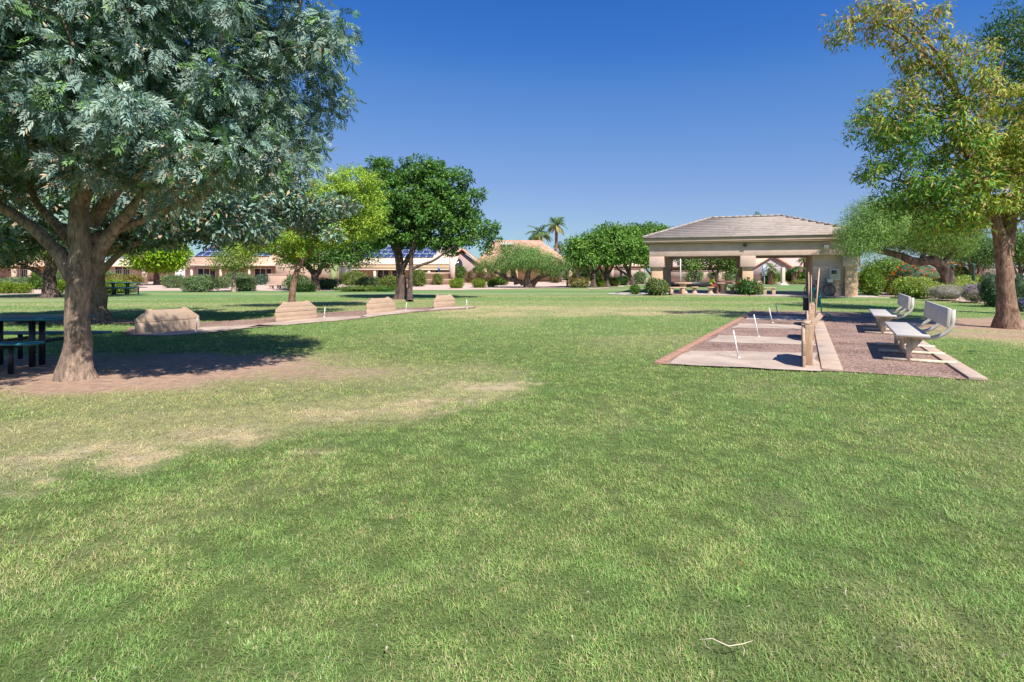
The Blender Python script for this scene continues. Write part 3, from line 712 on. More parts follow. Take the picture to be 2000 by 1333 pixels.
tree('ash_tree', 'large ash tree with blue-green leaves and thick trunk beside the teal picnic table',
     [([(*B1, -.06)]+trl(B1[1], [(151, 690), (152, 640), (155, 580), (160, 530), (158, 470), (152, 420)])+[(-5.9, 7.6, 4.0), (-5.7, 7.9, 6.2)], [.178, .152, .140, .138, .15, .13, .11, .085, .03]),
      (trl(7.3, [(150, 548), (125, 500), (92, 470), (62, 445), (10, 405), (-60, 370)])+[(-8.6, 6.8, 3.6)], [.11, .088, .078, .070, .062, .05, .03]),
      (trl(7.45, [(166, 560), (185, 505), (205, 465), (240, 430), (270, 395)])+[(-4.7, 8.3, 4.2)], [.115, .10, .085, .07, .05, .025]),
      (trl(7.6, [(158, 500), (130, 455), (95, 425), (60, 395)])+[(-7.6, 8.4, 4.2)], [.085, .062, .052, .042, .025]),
      (trl(7.9, [(172, 470), (280, 430), (350, 402), (400, 375), (440, 345)]), [.08, .05, .042, .032, .018]),
      (trl(7.2, [(155, 400), (240, 200), (250, 60)]), [.10, .06, .03]), (trl(7.9, [(175, 440), (310, 260), (380, 140), (440, 60)]), [.10, .07, .05, .02])],
     L1, 'bark_ash', 430, 104, .34, ASH, .148, 101, mind=.30, trunkn=14, rtip=.009, leaf='leafgloss', compound=5, ratio=.25, colw=[4, 4, 3, 1.6], droop=.30, flare=.40, rmax=.08, pale=pale1, carve=[((-5.85, 7.2, .35), .34), ((-5.9, 7.2, 1.25), .30), ((-5.8, 6.2, .0), .3), ((-4.3, 7.6, 0), .3), ((-7.6, 6.8, 0), .3)])
B2 = gp(186, 628)
tree('ash_tree', 'second ash tree whose lit trunk shows just right of the large ash trunk',
     [([(*B2, -.06)]+trl(B2[1], [(186, 600), (185, 560), (184, 520), (183, 480), (170, 420)]), [.30, .26, .23, .23, .2, .12]),
      (trl(15.2, [(186, 545), (230, 497), (262, 478), (320, 440), (400, 420)]), [.12, .08, .065, .05, .03]),
      (pl(15.8, (186, 500), (330, 440), (470, 420, 1), (560, 405, 2), (640, 420, 2.6)), [.16, .12, .09, .06, .03]),
      (trl(15.0, [(183, 490), (100, 440), (20, 420)]), [.14, .10, .05])],
     lob(15.2, (60, 400, 190, 110, 3.5), (230, 380, 200, 110, 3.6), (330, 425, 130, 55, 2.4), (455, 430, 60, 50, 1.5), (430, 380, 110, 70, 2.2), (575, 405, 65, 42, 1.2, 2.2), (640, 425, 60, 45, 1.1, 3.0), (560, 365, 45, 25, .9, 2.0), (-60, 420, 120, 80, 3)),
     'bark_ash', 440, 130, .42, ASH, .20, 102, mind=.36, rtip=.010, leaf='leafgloss', ratio=.36, colw=[5, 4, 2, 1.5], droop=.3, flare=.3, pale=lambda c: .12+0*c[:, 0])

YG = [(.28, .42, .04), (.38, .48, .06), (.18, .32, .04)]
B3 = gp(569, 602)
tree('yellow_green_tree', 'yellow-green feathery tree with orange blossoms behind the second left backboard',
     [([(*B3, -.05)]+trl(B3[1], [(571, 570), (577, 535), (588, 512), (592, 505)]), [.15, .12, .105, .10, .085]),
      (trl(B3[1], [(590, 510), (575, 495), (565, 470), (540, 450)]), [.07, .055, .04, .02]),
      (trl(B3[1], [(591, 508), (608, 490), (620, 465), (632, 430), (660, 380)]), [.085, .07, .055, .045, .02])],
     lob(B3[1], (497, 468, 62, 36, 1.1), (560, 462, 62, 50, 1.4), (520, 440, 40, 22, .8), (655, 385, 62, 60, 1.5), (700, 372, 50, 50, 1.2), (715, 430, 48, 40, 1.1), (650, 450, 60, 34, 1.2), (590, 445, 55, 40, 1.2)),
     'bark_brown', 230, 140, .31, YG, .13, 103, mind=.34, rtip=.007, ratio=.28, droop=.35, colw=[4, 3, 3], extra=('blossoms', 150, (.75, .42, .03), .05))
DG = [(.05, .14, .026), (.10, .22, .036), (.17, .31, .055)]
B4 = gp(615, 568)
tree('shade_tree', 'dark green tree with low fork between the yellow-green tree and the double-trunk tree',
     [([(*B4, -.05)]+trl(B4[1], [(615, 545), (616, 535), (600, 520), (580, 498)]), [.36, .28, .25, .2, .08]), (trl(B4[1], [(616, 540), (632, 515), (650, 490), (660, 460)]), [.24, .18, .13, .08])],
     lob(B4[1], (585, 495, 40, 32), (640, 480, 60, 45), (700, 470, 48, 45), (690, 500, 40, 26), (620, 440, 70, 45), (690, 430, 50, 40)), 'bark_dark', 240, 90, .75, DG, .24, 104, mind=.5, rtip=.014, rmax=.14, colw=[3, 4, 2], droop=.15)
B5 = gp(783, 584)
tree('shade_tree', 'tall dense green tree with dark double trunk right of the second backboard',
     [([(*B5, -.06)]+trl(B5[1], [(784, 560), (783, 530), (779, 505), (775, 480), (765, 440), (750, 400)]), [.34, .27, .24, .22, .17, .11, .04]),
      (trl(B5[1], [(782, 515), (772, 490), (762, 470), (748, 450)]), [.17, .12, .09, .06]),
      (trl(B5[1], [(786, 525), (812, 480), (830, 450), (850, 410)]), [.15, .11, .09, .04]),
      ([zero(gp(801, 590))]+trl(B5[1]-.8, [(800, 570), (802, 540), (803, 505), (806, 480), (815, 440), (820, 380)]), [.17, .135, .125, .12, .11, .08, .03]),
      (trl(B5[1]-.8, [(803, 527), (828, 515), (845, 512), (865, 497), (890, 480), (925, 470)]), [.09, .07, .065, .055, .045, .02])],
     lob(B5[1], (745, 345, 38, 38), (820, 350, 60, 42), (870, 375, 50, 45), (900, 410, 45, 50), (785, 400, 80, 65), (845, 430, 70, 60), (740, 440, 45, 50), (790, 460, 60, 32), (900, 455, 45, 35), (950, 468, 26, 30, .8), (720, 400, 35, 40), (962, 445, 9, 22, .35), (945, 450, 8, 22, .35), (880, 475, 35, 22, 1), (738, 322, 14, 18, .5), (855, 322, 24, 14, .6), (885, 338, 12, 16, .5), (912, 352, 10, 18, .4), (932, 385, 12, 16, .5), (720, 355, 12, 22, .5), (790, 335, 12, 16, .5)),
     'bark_dark', 420, 95, .33, DG, .18, 105, mind=.40, rtip=.010, rmax=.13, colw=[3, 4, 2], droop=.12, out=.8, ratio=.42)
B6 = gp(457, 570)
tree('young_tree', 'small young tree with pale slim trunk in front of the grey-green clipped shrubs',
     [([(*B6, -.05)]+trl(B6[1], [(457, 550), (458, 538), (455, 520), (456, 495)]), [.17, .13, .11, .07, .03]), (trl(B6[1], [(457, 536), (445, 520), (436, 510)]), [.07, .05, .03]), (trl(B6[1], [(458, 536), (472, 515), (480, 500)]), [.07, .05, .03])],
     lob(B6[1], (458, 490, 32, 28), (450, 510, 38, 18), (478, 505, 26, 20)), 'bark_pale', 90, 60, .55, [(.20, .30, .05), (.27, .34, .08), (.15, .24, .05)], .16, 106, mind=.4, rtip=.012)
B7 = (at(307, 540, 58)[0], 58)
tree('citrus_tree', 'bright lime green round citrus tree behind the gravel near the iron fence',
     [([(*B7, -.05)]+trl(58, [(306, 545), (305, 530), (304, 505)]), [.35, .28, .22, .1])], lob(58, (308, 492, 50, 36), (285, 500, 32, 24), (335, 500, 26, 26), (315, 475, 32, 20)), 'bark_dark', 170, 100, .8, [(.22, .38, .012), (.30, .47, .02), (.10, .22, .01)], .30, 107, mind=.55, rtip=.02, rmax=.12, out=.9, ratio=.5)
B8 = gp(98, 581)
tree('gnarled_tree', 'old gnarled dark trunk tree with sparse yellowish leaves at the far left',
     [([(*B8, -.06)]+trl(B8[1], [(97, 565), (96, 545), (98, 525), (105, 510), (112, 490)]), [.40, .32, .28, .28, .24, .12]),
      (trl(B8[1], [(95, 545), (82, 535), (70, 528), (55, 524), (30, 512), (5, 500)]), [.2, .15, .12, .11, .08, .03]), (trl(B8[1], [(98, 525), (92, 505), (70, 480), (40, 470)]), [.2, .15, .1, .04]), (trl(B8[1], [(104, 515), (125, 495), (150, 480)]), [.2, .14, .05])],
     lob(B8[1], (50, 480, 60, 32, 3), (100, 470, 60, 28, 3), (15, 505, 35, 18, 1.5), (0, 470, 60, 40, 3), (90, 500, 24, 12, 1), (180, 470, 60, 30, 3), (230, 490, 30, 14, 1.5)), 'bark_dark', 250, 95, .6, [(.27, .27, .09), (.20, .25, .06), (.34, .25, .10), (.10, .16, .04)], .17, 108, mind=.4, rtip=.013, rmax=.1)
MQ = [(.15, .30, .07), (.11, .22, .05), (.22, .34, .10)]
B9 = gp(1032, 562.3)
tree('mesquite_tree', 'low spreading feathery mesquite with dark crooked trunks before the terracotta roof',
     [([(*B9, -.05)]+trl(B9[1], [(1029, 553), (1030, 540), (1035, 520), (1040, 500)]), [.42, .3, .26, .2, .08]),
      (trl(B9[1], [(1022, 556), (1012, 548), (990, 545), (975, 536), (955, 524)]), [.24, .2, .17, .13, .05]), ([zero(gp(1036, 562))]+trl(B9[1], [(1048, 545), (1060, 540), (1075, 538), (1095, 515)]), [.3, .22, .17, .13, .05]), (trl(B9[1], [(1008, 556), (1006, 540), (1000, 515)]), [.22, .17, .08])],
     lob(B9[1], (1030, 506, 56, 20), (985, 514, 40, 16), (1078, 517, 40, 18), (1035, 492, 28, 10), (955, 515, 24, 12), (1105, 520, 20, 16), (1000, 490, 30, 14)), 'bark_dark', 270, 130, .75, MQ, .20, 109, mind=.5, ratio=.16, droop=.5, rtip=.018, rmax=.14, shell=.45)
for (lab, px, pb, Y, lbs, sd_) in [
    ('green tree, leftmost of the dark row left of the pavilion, with forked pale trunk', 1128, 562, 49, [(1128, 488, 24, 22), (1140, 505, 26, 14), (1118, 505, 14, 12)], 1),
    ('taller green tree with slim dark trunk, second in the row left of the pavilion', 1159, 561.5, 50, [(1160, 478, 30, 24), (1150, 500, 26, 14), (1180, 500, 22, 16)], 2),
    ('green tree with bluish shaded trunk, third in the row left of the pavilion', 1185, 561.5, 51, [(1190, 462, 28, 22), (1205, 480, 32, 26), (1195, 500, 28, 14)], 3),
    ('green tree with leaning trunk, fourth in the row just left of the pavilion', 1236, 558, 57, [(1222, 465, 26, 24), (1235, 488, 30, 26), (1218, 502, 26, 12)], 4),
    ('green tree whose crown shows behind the left roof corner of the pavilion', 1275, 557, 64, [(1270, 462, 32, 24), (1245, 455, 18, 16), (1295, 456, 16, 14), (1262, 500, 26, 22)], 5)]:
    b0 = at(px, 500, Y); tx = {4: -18}.get(sd_, 0)
    tree('row_tree', lab, [([(b0[0], Y, -.05)]+trl(Y, [(px-.3, 552), (px+tx*.4, 535), (px+tx, 512), (px+tx+2, 490)]), [.30, .22, .2, .17, .06]),
         (trl(Y, [(px+tx*.3, 541), (px-14+tx, 525), (px-18+tx, 505)]), [.14, .1, .04]), (trl(Y, [(px+tx*.3, 540), (px+12+tx, 522), (px+20+tx, 500)]), [.14, .1, .04])],
         lob(Y, *lbs), 'bark_dark' if sd_ != 1 else 'bark_pale', 105, 85, .66, [(.07, .17, .028), (.12, .25, .035), (.19, .33, .055)], .27, 110+sd_, 'trees left of the pavilion', mind=.5, rtip=.016, rmax=.12, out=.85, ratio=.45)
B14 = (at(1850, 560, 32)[0], 32)
tree('mesquite_tree', 'feathery tree arching over the pavilion corner on a long leaning trunk',
     [([(*B14, -.05)]+trl(32, [(1853, 555), (1850, 535), (1838, 517), (1820, 507), (1800, 514), (1780, 510), (1755, 498), (1725, 492), (1705, 488), (1698, 465), (1694, 440)]), [.42, .36, .33, .30, .28, .25, .23, .20, .18, .16, .12, .06]),
      (trl(32, [(1700, 480), (1745, 440), (1780, 420)]), [.12, .09, .04]), (trl(32, [(1800, 510), (1810, 470), (1830, 440)]), [.15, .1, .04]), (trl(32, [(1838, 520), (1870, 480), (1900, 460)]), [.15, .1, .04])],
     lob(32, (1712, 425, 56, 42, 1.6, -3.2), (1686, 455, 42, 32, 1.3, -3.8), (1760, 440, 60, 48), (1735, 468, 50, 20), (1800, 445, 60, 40), (1790, 478, 40, 14), (1840, 462, 50, 34), (1870, 480, 30, 16), (1674, 484, 26, 16, .9, -4.2)), 'bark_dark', 470, 130, .55, [(.17, .30, .06), (.12, .24, .045), (.26, .36, .10)], .16, 121, mind=.36, ratio=.17, droop=.5, rtip=.011, rmax=.12, shell=.45)
RT = [(.09, .22, .03), (.35, .36, .05), (.22, .34, .04), (.46, .31, .12)]
B15 = gp(1968, 641)
def rtzone(c):                # olive and tan leaves high on the left, dark green heart, yellow-green right side
    tn = smooth(4.5, 7.2, c[:, 2])*(.45+.55*vnoise(c[:, 0]*.9, c[:, 2]*.9, 4)); yl = smooth(10.6, 12.6, c[:, 0])*smooth(8.0, 5.5, c[:, 2])+.35*vnoise(c[:, 0]*1.2, c[:, 2]*1.2, 9)
    yl = np.maximum(yl, .5*(1-smooth(2.4, 3.2, c[:, 2]))); dk = np.clip(1.0-tn-yl, .12, 1)
    return np.stack([dk*1.6, yl*1.1+tn*.6, .35+.3*yl, tn*.8+.06+.15*yl], 1)
def rt_limb(p, r): return (trl(B15[1], p), r)
tree('autumn_tree', 'tall tree with olive and yellowing leaves beside the benches at the right edge',
     [([(*B15, -.06)]+trl(B15[1], [(1968, 610), (1965, 570), (1962, 530), (1960, 490), (1952, 455), (1945, 425), (1925, 380), (1895, 320), (1880, 250), (1872, 190), (1855, 130)])+[at(1800, 70, 13.6)], [.25, .205, .182, .178, .172, .135, .112, .10, .09, .078, .065, .05, .03]),
      rt_limb([(1962, 500), (1970, 460), (1972, 430), (1985, 380), (2010, 300), (2050, 150)], [.18, .15, .13, .11, .08, .03]),
      rt_limb([(1945, 425), (1900, 395), (1860, 385), (1790, 390)], [.08, .06, .045, .02]), rt_limb([(1890, 300), (1840, 250), (1780, 220), (1710, 200)], [.07, .05, .035, .015]),
      rt_limb([(1872, 190), (1800, 100), (1740, 50), (1660, 40)], [.055, .04, .028, .012]), rt_limb([(1885, 270), (1930, 200), (1960, 120)], [.07, .05, .02])],
     lob(B15[1], (1660, 45, 52, 38, .8), (1730, 35, 60, 42, .9), (1800, 70, 60, 55, 1), (1840, 140, 80, 60, 1.3), (1870, 210, 80, 60, 1.6), (1740, 210, 70, 45, 1.1), (1700, 245, 45, 40, .8), (1780, 260, 80, 50, 1.2), (1860, 290, 70, 45, 1.4), (1740, 310, 55, 22, .8), (1830, 365, 85, 40, 1.4), (1775, 375, 62, 30, 1.1), (1830, 425, 75, 28, 1.3), (1700, 335, 30, 18, .6), (1900, 390, 100, 50, 1.8), (1960, 300, 90, 80, 2), (1980, 400, 70, 40, 1.6), (2060, 250, 100, 120, 2.2), (1870, 430, 70, 22, 1.2), (1800, 390, 60, 26, 1)),
     'bark_brown', 600, 60, .27, RT, .155, 122, mind=.235, rtip=.0065, rmax=.07, zone=rtzone, flare=.28, droop=.55, ratio=.26, out=.5)
B16 = (at(2130, 600, 17)[0], 17)
tree('shade_tree', 'dark green tree whose crown hangs into the top right corner behind the yellowing tree',
     [([(*B16, -.05)]+trl(17, [(2120, 500), (2100, 350), (2060, 200), (2030, 80)]), [.3, .25, .2, .12, .04])], lob(17, (1975, 60, 45, 60, 1.2), (1985, 150, 55, 50, 1.4), (2060, 100, 90, 120, 2.2), (1975, 210, 45, 40, 1), (2060, 260, 80, 80, 2)), 'bark_brown', 260, 70, .42, [(.05, .12, .02), (.08, .17, .03)], .14, 123, mind=.3, ratio=.28, droop=.5)
# background trees at the right, beyond the flower bed
for i, (lab, px, Y, lbs, bark, cols) in enumerate([
    ('small multi-stem tree just right of the pavilion behind the leaning trunk', 1728, 38, [(1720, 525, 34, 18), (1745, 520, 30, 18)], 'bark_dark', [(.12, .22, .03), (.18, .28, .05)]),
    ('loose grey-green tree with crossing boughs behind the orange flowers', 1842, 44, [(1830, 480, 40, 26), (1860, 498, 34, 20), (1870, 470, 40, 26)], 'bark_dark', [(.17, .25, .09), (.23, .31, .13)]),
    ('dark green tree with forked stem behind the left post of the flower bed', 1895, 40, [(1900, 480, 36, 30), (1880, 455, 34, 24), (1925, 500, 26, 24)], 'bark_dark', [(.08, .16, .03), (.13, .23, .05)]),
    ('slim red-barked tree between the dark post and the yellowing tree trunk', 1912, 36, [(1915, 505, 20, 14), (1930, 490, 24, 20)], 'bark_brown', [(.06, .13, .03), (.10, .19, .04)]),
    ('leafy green tree right of the yellowing tree trunk at the right edge', 1992, 36, [(1990, 480, 34, 34), (2020, 500, 36, 26)], 'bark_dark', [(.11, .21, .04), (.16, .27, .06)])]):
    b0 = at(px, 500, Y)
    tree('garden_tree', lab, [([(b0[0], Y, -.05)]+trl(Y, [(px, 550), (px+1, 530), (px-2, 505)]), [.16, .13, .11, .05]), (trl(Y, [(px, 545), (px-14, 522), (px-20, 505)]), [.09, .07, .03]), (trl(Y, [(px, 540), (px+14, 520), (px+22, 500)]), [.09, .07, .03])],
         lob(Y, *lbs), bark, 110, 80, .6, cols, .2, 130+i, 'garden trees at the right', mind=.42, rtip=.012, ratio=.3, droop=.4)
for i, (lab, px, Y, lbs, cols) in enumerate([
    ('yellowish garden tree seen through the left opening of the pavilion', 1400, 52, [(1390, 505, 22, 16), (1405, 500, 26, 20), (1430, 512, 22, 20)], [(.20, .25, .06), (.12, .19, .05)]),
    ('green garden tree seen behind the table in the left pavilion opening', 1358, 58, [(1350, 515, 20, 12), (1340, 505, 18, 12)], [(.12, .22, .04), (.18, .27, .07)]),
    ('pale green garden tree glimpsed left of the middle pavilion column', 1440, 55, [(1436, 515, 16, 14), (1448, 505, 14, 16)], [(.20, .27, .07), (.28, .32, .12)])]):
    b0 = at(px, 500, Y)
    tree('garden_tree', lab, [([(b0[0], Y, -.05)]+trl(Y, [(px, 548), (px+1, 535), (px+6, 510)]), [.2, .15, .12, .05]), (trl(Y, [(px, 540), (px-14, 522), (px-22, 510)]), [.09, .07, .03])],
         lob(Y, *lbs), 'bark_dark', 60, 70, .7, cols, .26, 140+i, 'garden trees behind the pavilion', mind=.5, rtip=.014, ratio=.35)

# ------------------------------------------------------------------ palms
def palm(px, ytop, ybase, Y, R, label, nf=34, seed=0, date=False):
    rng = np.random.default_rng(seed); c = np.array(at(px, ytop, Y)); root = empty('palm_tree', (c[0], Y, 0), label, 'palm', 'palms beyond the roofs')
    b = MB(); b.tube([(c[0]-.1, Y, -.1), (c[0]-.1, Y, c[2]*.5), (c[0], Y, c[2]-.6), (c[0], Y, c[2]+.1)], [.32, .28, .30, .42], 10, wob=.1, seed=seed); b.build('trunk', M['bark_brown'], root, smooth=True)
    Ps, Ds, Ss, Ls, Cs = [], [], [], [], []
    for k in range(nf):
        az = rng.uniform(0, 2*PI); el = rng.uniform(-.55, 1.25); L = R*rng.uniform(.8, 1.1); p = c.copy(); d = np.array((math.cos(az)*math.cos(el), math.sin(az)*math.cos(el), math.sin(el)))
        nseg = 12; colr = np.array((.10, .17, .05)) if el > -.15 else np.array((.28, .26, .09))
        for j in range(nseg):
            q = p+d*L/nseg; s = np.cross(d, (0, 0, 1)); s /= np.linalg.norm(s)+1e-6
            Ps.append(p); Ds.append(d); Ss.append(s); Ls.append(L/nseg*1.3); Cs.append(colr*1.2)
            for sg in (-1, 1):
                for w in (0, .5):
                    dd = d*.6+s*sg*.8+np.array((0, 0, -.25)); Ps.append(p+d*L/nseg*w); Ds.append(dd); Ss.append(np.cross(np.cross(d, s), dd)); Ls.append(L*.30*math.sin(PI*(.12+.8*j/nseg))); Cs.append(colr*rng.uniform(.75, 1.4))
            p = q; d = d+np.array((0, 0, -.13)); d /= np.linalg.norm(d)
    Ss = np.array(Ss); Ss /= np.linalg.norm(Ss, axis=1)[:, None]+1e-9; Ls = np.array(Ls)
    V, F, cc = leaves(np.array(Ps), np.array(Ds), Ss, Ls, Ls*.16, np.array(Cs)); MB().add(V, F, cc).build('fronds', M['leaf'], root)
palm(1087, 440, 0, 105, 2.5, 'tallest palm with long bare trunk against the sky', seed=1)
palm(1054, 456, 0, 100, 2.9, 'shorter palm rising behind the terracotta roof ridge', seed=2)
palm(1094, 482, 0, 108, 1.7, 'lowest small palm beside the base of the tall palm trunk', 22, seed=3)
palm(1575, 505, 0, 62, 1.3, 'small palm seen through the right opening of the pavilion', 20, seed=4)
palm(1508, 526, 0, 60, 1.2, 'short yellow-green palm left of the white post behind the pavilion', 20, seed=5)
palm(1553, 527, 0, 61, 1.1, 'short bushy palm in the middle of the right pavilion opening', 20, seed=6)
palm(1482, 424, 0, 90, 1.6, 'palm top just showing above the pavilion ridge', 18, seed=7)

# ------------------------------------------------------------------ shrubs
CORE = [mat('shrub_core_'+n, c, .9, .3, 6) for n, c in (('green', (.03, .06, .015)), ('grey', (.10, .11, .07)))]
def shrub(px, yb, rx, yt, cols, label, name='shrub', cat='shrub', size=None, Y=None, nl=None, group=None, dens=1, ratio=.4, flowers=None, boxy=1.0, leaf='leaf', loose=0, ry=None, core=True):
    Y = Y or Yb(yb); c = at(px, (yb+yt)/2, Y); hz = (yb-yt)/FP*Y/2; zb = CH+(HY-yb)/FP*Y; rx = rx/FP*Y; ry = ry or rx*.85
    rng = np.random.default_rng(int(px*7+yb)); c = np.array((c[0], Y, max(zb, 0)+hz)); R = np.array((rx, ry, hz*1.02))
    size = size or max(.035, .0028*Y); n = nl or int(min(5200, max(500, 2.6*4*PI*rx*hz/(size*size*ratio)*dens)))
    d = rdir(n, rng); 
    d2 = np.sign(d)*np.abs(d)**(1/boxy) if boxy > 1 else d; 
    if boxy > 1: d2 /= np.maximum(np.linalg.norm(d2, axis=1)[:, None], .001)**.5
    lump = 1+.40*(fbm(d[:, 0]*2.3+px, d[:, 1]*2.3+d[:, 2]*2.3, int(px))-.5)*2+.12*(fbm(d[:, 0]*6+px, d[:, 1]*6+d[:, 2]*6, 3)-.5)*2
    q = (1-rng.random(n)**2*(.35+loose*.5)+loose*rng.random(n)*.25)*lump
    P = c+d2*R*q[:, None]; P[:, 2] = np.maximum(P[:, 2], .01)
    D = d*.7+rdir(n, rng)*.8; D[:, 2] += .25; cols_ = np.array(cols); cc = cols_[rng.integers(0, len(cols_), n)]*rng.uniform(.7, 1.3, n)[:, None]
    cc = cc*(.85+.3*fbm(P[:, 0]*2.5, P[:, 2]*2.5+P[:, 1], 4))[:, None]
    L = size*rng.uniform(.7, 1.4, n); V, F, c4 = leaves(P, D, frame_for(D), L, L*ratio, cc)
    b = MB().add(V, F, c4)
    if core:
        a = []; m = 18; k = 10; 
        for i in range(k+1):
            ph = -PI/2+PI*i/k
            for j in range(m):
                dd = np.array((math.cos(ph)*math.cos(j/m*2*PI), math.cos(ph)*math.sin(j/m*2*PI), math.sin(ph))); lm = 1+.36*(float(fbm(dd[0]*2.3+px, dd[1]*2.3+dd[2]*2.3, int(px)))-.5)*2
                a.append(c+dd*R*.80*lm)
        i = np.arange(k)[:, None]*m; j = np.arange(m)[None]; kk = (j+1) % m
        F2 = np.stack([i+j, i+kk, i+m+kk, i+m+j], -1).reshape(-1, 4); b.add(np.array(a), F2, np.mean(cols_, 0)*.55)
    if flowers:
        root = empty(name, (c[0], Y, 0), label, cat, group); b.build('foliage', M[leaf], root)
        fn, fcol, fs, part = flowers; P = []
        d = rdir(fn*3, rng); d = d[(d[:, 1] < .35) & (d[:, 2] > part)][:fn]; P = c+d*R*1.06
        Dq = rdir(len(P)*6, rng); Dq[:, 1] -= .3; V, F, c4 = leaves(np.repeat(P, 6, 0), Dq, frame_for(Dq), np.full(len(Dq), fs), fs*.8, np.tile(fcol, (len(Dq), 1))*rng.uniform(.7, 1.2, (len(Dq), 1)))
        fo = MB().add(V, F, c4).build('flowers', M['flower'], root); fo['kind'] = 'stuff'; return root
    return tag(b.build(name, M[leaf], origin=(c[0], Y, 0)), label, cat, group)
LIME = [(.28, .38, .05), (.20, .31, .04)]; SAGE = [(.18, .26, .13), (.25, .33, .17)]; GRN = [(.09, .19, .03), (.14, .26, .05)]
OLV = [(.27, .30, .10), (.20, .26, .07)]; DRK = [(.035, .09, .02), (.06, .14, .03)]; GREY = [(.38, .35, .31), (.47, .43, .38), (.30, .29, .24)]; STRAW = [(.42, .34, .15), (.34, .31, .13)]
BRN = [(.33, .20, .13), (.25, .17, .10), (.2, .2, .08)]; BLG = [(.12, .20, .15), (.17, .25, .19)]
G = 'shrubs along the far gravel bed'
for a in [(10, 574, 15, 553, LIME, 'lime green round shrub at the very left edge of the gravel'), (43, 573.5, 16, 555, LIME, 'lime green low dome shrub, second from the left edge'),
    (34, 566, 36, 543, SAGE, 'wide sage green shrub below the iron fence at far left'), (76, 566, 15, 531, GRN, 'tall rounded green shrub left of the gnarled trunk'),
    (112, 558, 16, 530, SAGE, 'sage shrub right of the gnarled dark trunk'), (113, 573, 15, 549, LIME, 'lime shrub between the gnarled trunk and the large ash trunk'),
    (216, 573, 34, 550, LIME, 'broad lime green clipped shrub beside the small distant picnic table'), (200, 560, 28, 532, SAGE, 'blue-grey green shrub above the broad lime shrub'),
    (243, 560, 32, 537, OLV+[(.40, .22, .07)], 'olive and orange tinted shrub in front of the iron fence'), (257, 571, 10, 554, GREY, 'small whitish grey shrub at the right end of the lime shrub'),
    (326, 553, 14, 541, OLV, 'low olive shrub at the foot of the citrus tree'),
    (339, 563, 20, 538, SAGE, 'grey-green clipped shrub, left of the largest one'), (391, 570, 33, 538, SAGE, 'largest grey-green clipped shrub in front of the sliding door'),
    (434, 564, 13, 542, SAGE, 'small grey-green shrub left of the young tree'), (465, 560, 27, 534, SAGE, 'tall grey-green shrub behind the young tree'),
    (481, 569, 19, 545, SAGE, 'grey-green shrub right of the young tree trunk'), (509, 557, 13, 538, BLG, 'spiky blue-grey agave-like shrub beside the low planter wall'),
    (582, 569, 25, 538, SAGE, 'round green shrub behind the slim trunk of the yellow-green tree'), (596, 570, 22, 556, DRK, 'dark low shrub at the foot of the dark forked tree'),
    (640, 566, 22, 545, SAGE, 'pale green shrub right of the dark forked tree trunk'), (690, 558, 24, 532, OLV+[(.16, .26, .06)], 'tall yellow-green shrub in front of the tan house'),
    (722, 566, 24, 543, SAGE, 'grey-green loose shrub left of the double trunk'), (700, 569, 42, 560, GRN+OLV, 'long low ground cover shrub along the lawn edge'),
    (762, 567, 20, 540, OLV, 'olive shrub directly left of the double trunk'), (752, 569.5, 20, 561, GRN, 'low green ground cover by the foot of the double trunk'),
    (817, 560, 16, 530, GRN+OLV, 'upright green shrub just right of the double trunk'), (855, 557, 10, 536, OLV, 'slender upright shrub in front of the tan house porch'),
    (892, 563.5, 14, 545, LIME, 'clipped lime ball shrub, left of the row of three'), (936, 562.5, 12.5, 546, LIME, 'clipped lime ball shrub, middle of the row of three'),
    (961, 561, 10, 547, LIME, 'smallest clipped lime ball shrub, right of the row of three'), (979, 558, 13, 540, GRN, 'glossy green shrub left of the mesquite trunks'),
    (1083, 553, 10, 530, DRK+BRN, 'dark green and reddish shrub right of the mesquite'), (1113, 548, 15, 533, OLV, 'olive shrub near the wall right of the mesquite'),
    (1131, 562, 21, 540, STRAW, 'straw-coloured bush at the foot of the leftmost row tree'), (1170, 561, 11, 546, LIME, 'yellow-green bush between two row trees'),
    (1199, 560, 12, 543, LIME+OLV, 'yellow bush right of the shaded blue trunk'), (1216, 558, 12, 540, DRK, 'dark green bush under the leaning row tree'),
    (1250, 556, 12, 532, SAGE, 'grey-green bush left of the pavilion column'), (1150, 550, 22, 525, DRK, 'dark shaded shrub mass behind the second row tree'), (1190, 550, 24, 527, DRK+BRN, 'dark reddish shrub behind the third row tree')]:
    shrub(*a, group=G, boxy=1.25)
c = shrub(898, 545, 12, 521, GRN, 'cone shaped clipped dark green topiary by the tan pillar', Y=66, boxy=1)
shrub(914, 540, 8, 508, LIME, 'tall yellow-green columnar shrub beside the cone topiary', Y=72)
shrub(932, 536, 9, 523, GRN, 'small round topiary ball above the brown hedge', Y=66)
shrub(925, 551, 16, 531, BRN, 'left block of the dry brown hedge', name='hedge', cat='hedge', Y=62, boxy=2)
shrub(951, 551, 16, 531, BRN, 'right block of the dry brown hedge', name='hedge', cat='hedge', Y=62, boxy=2)
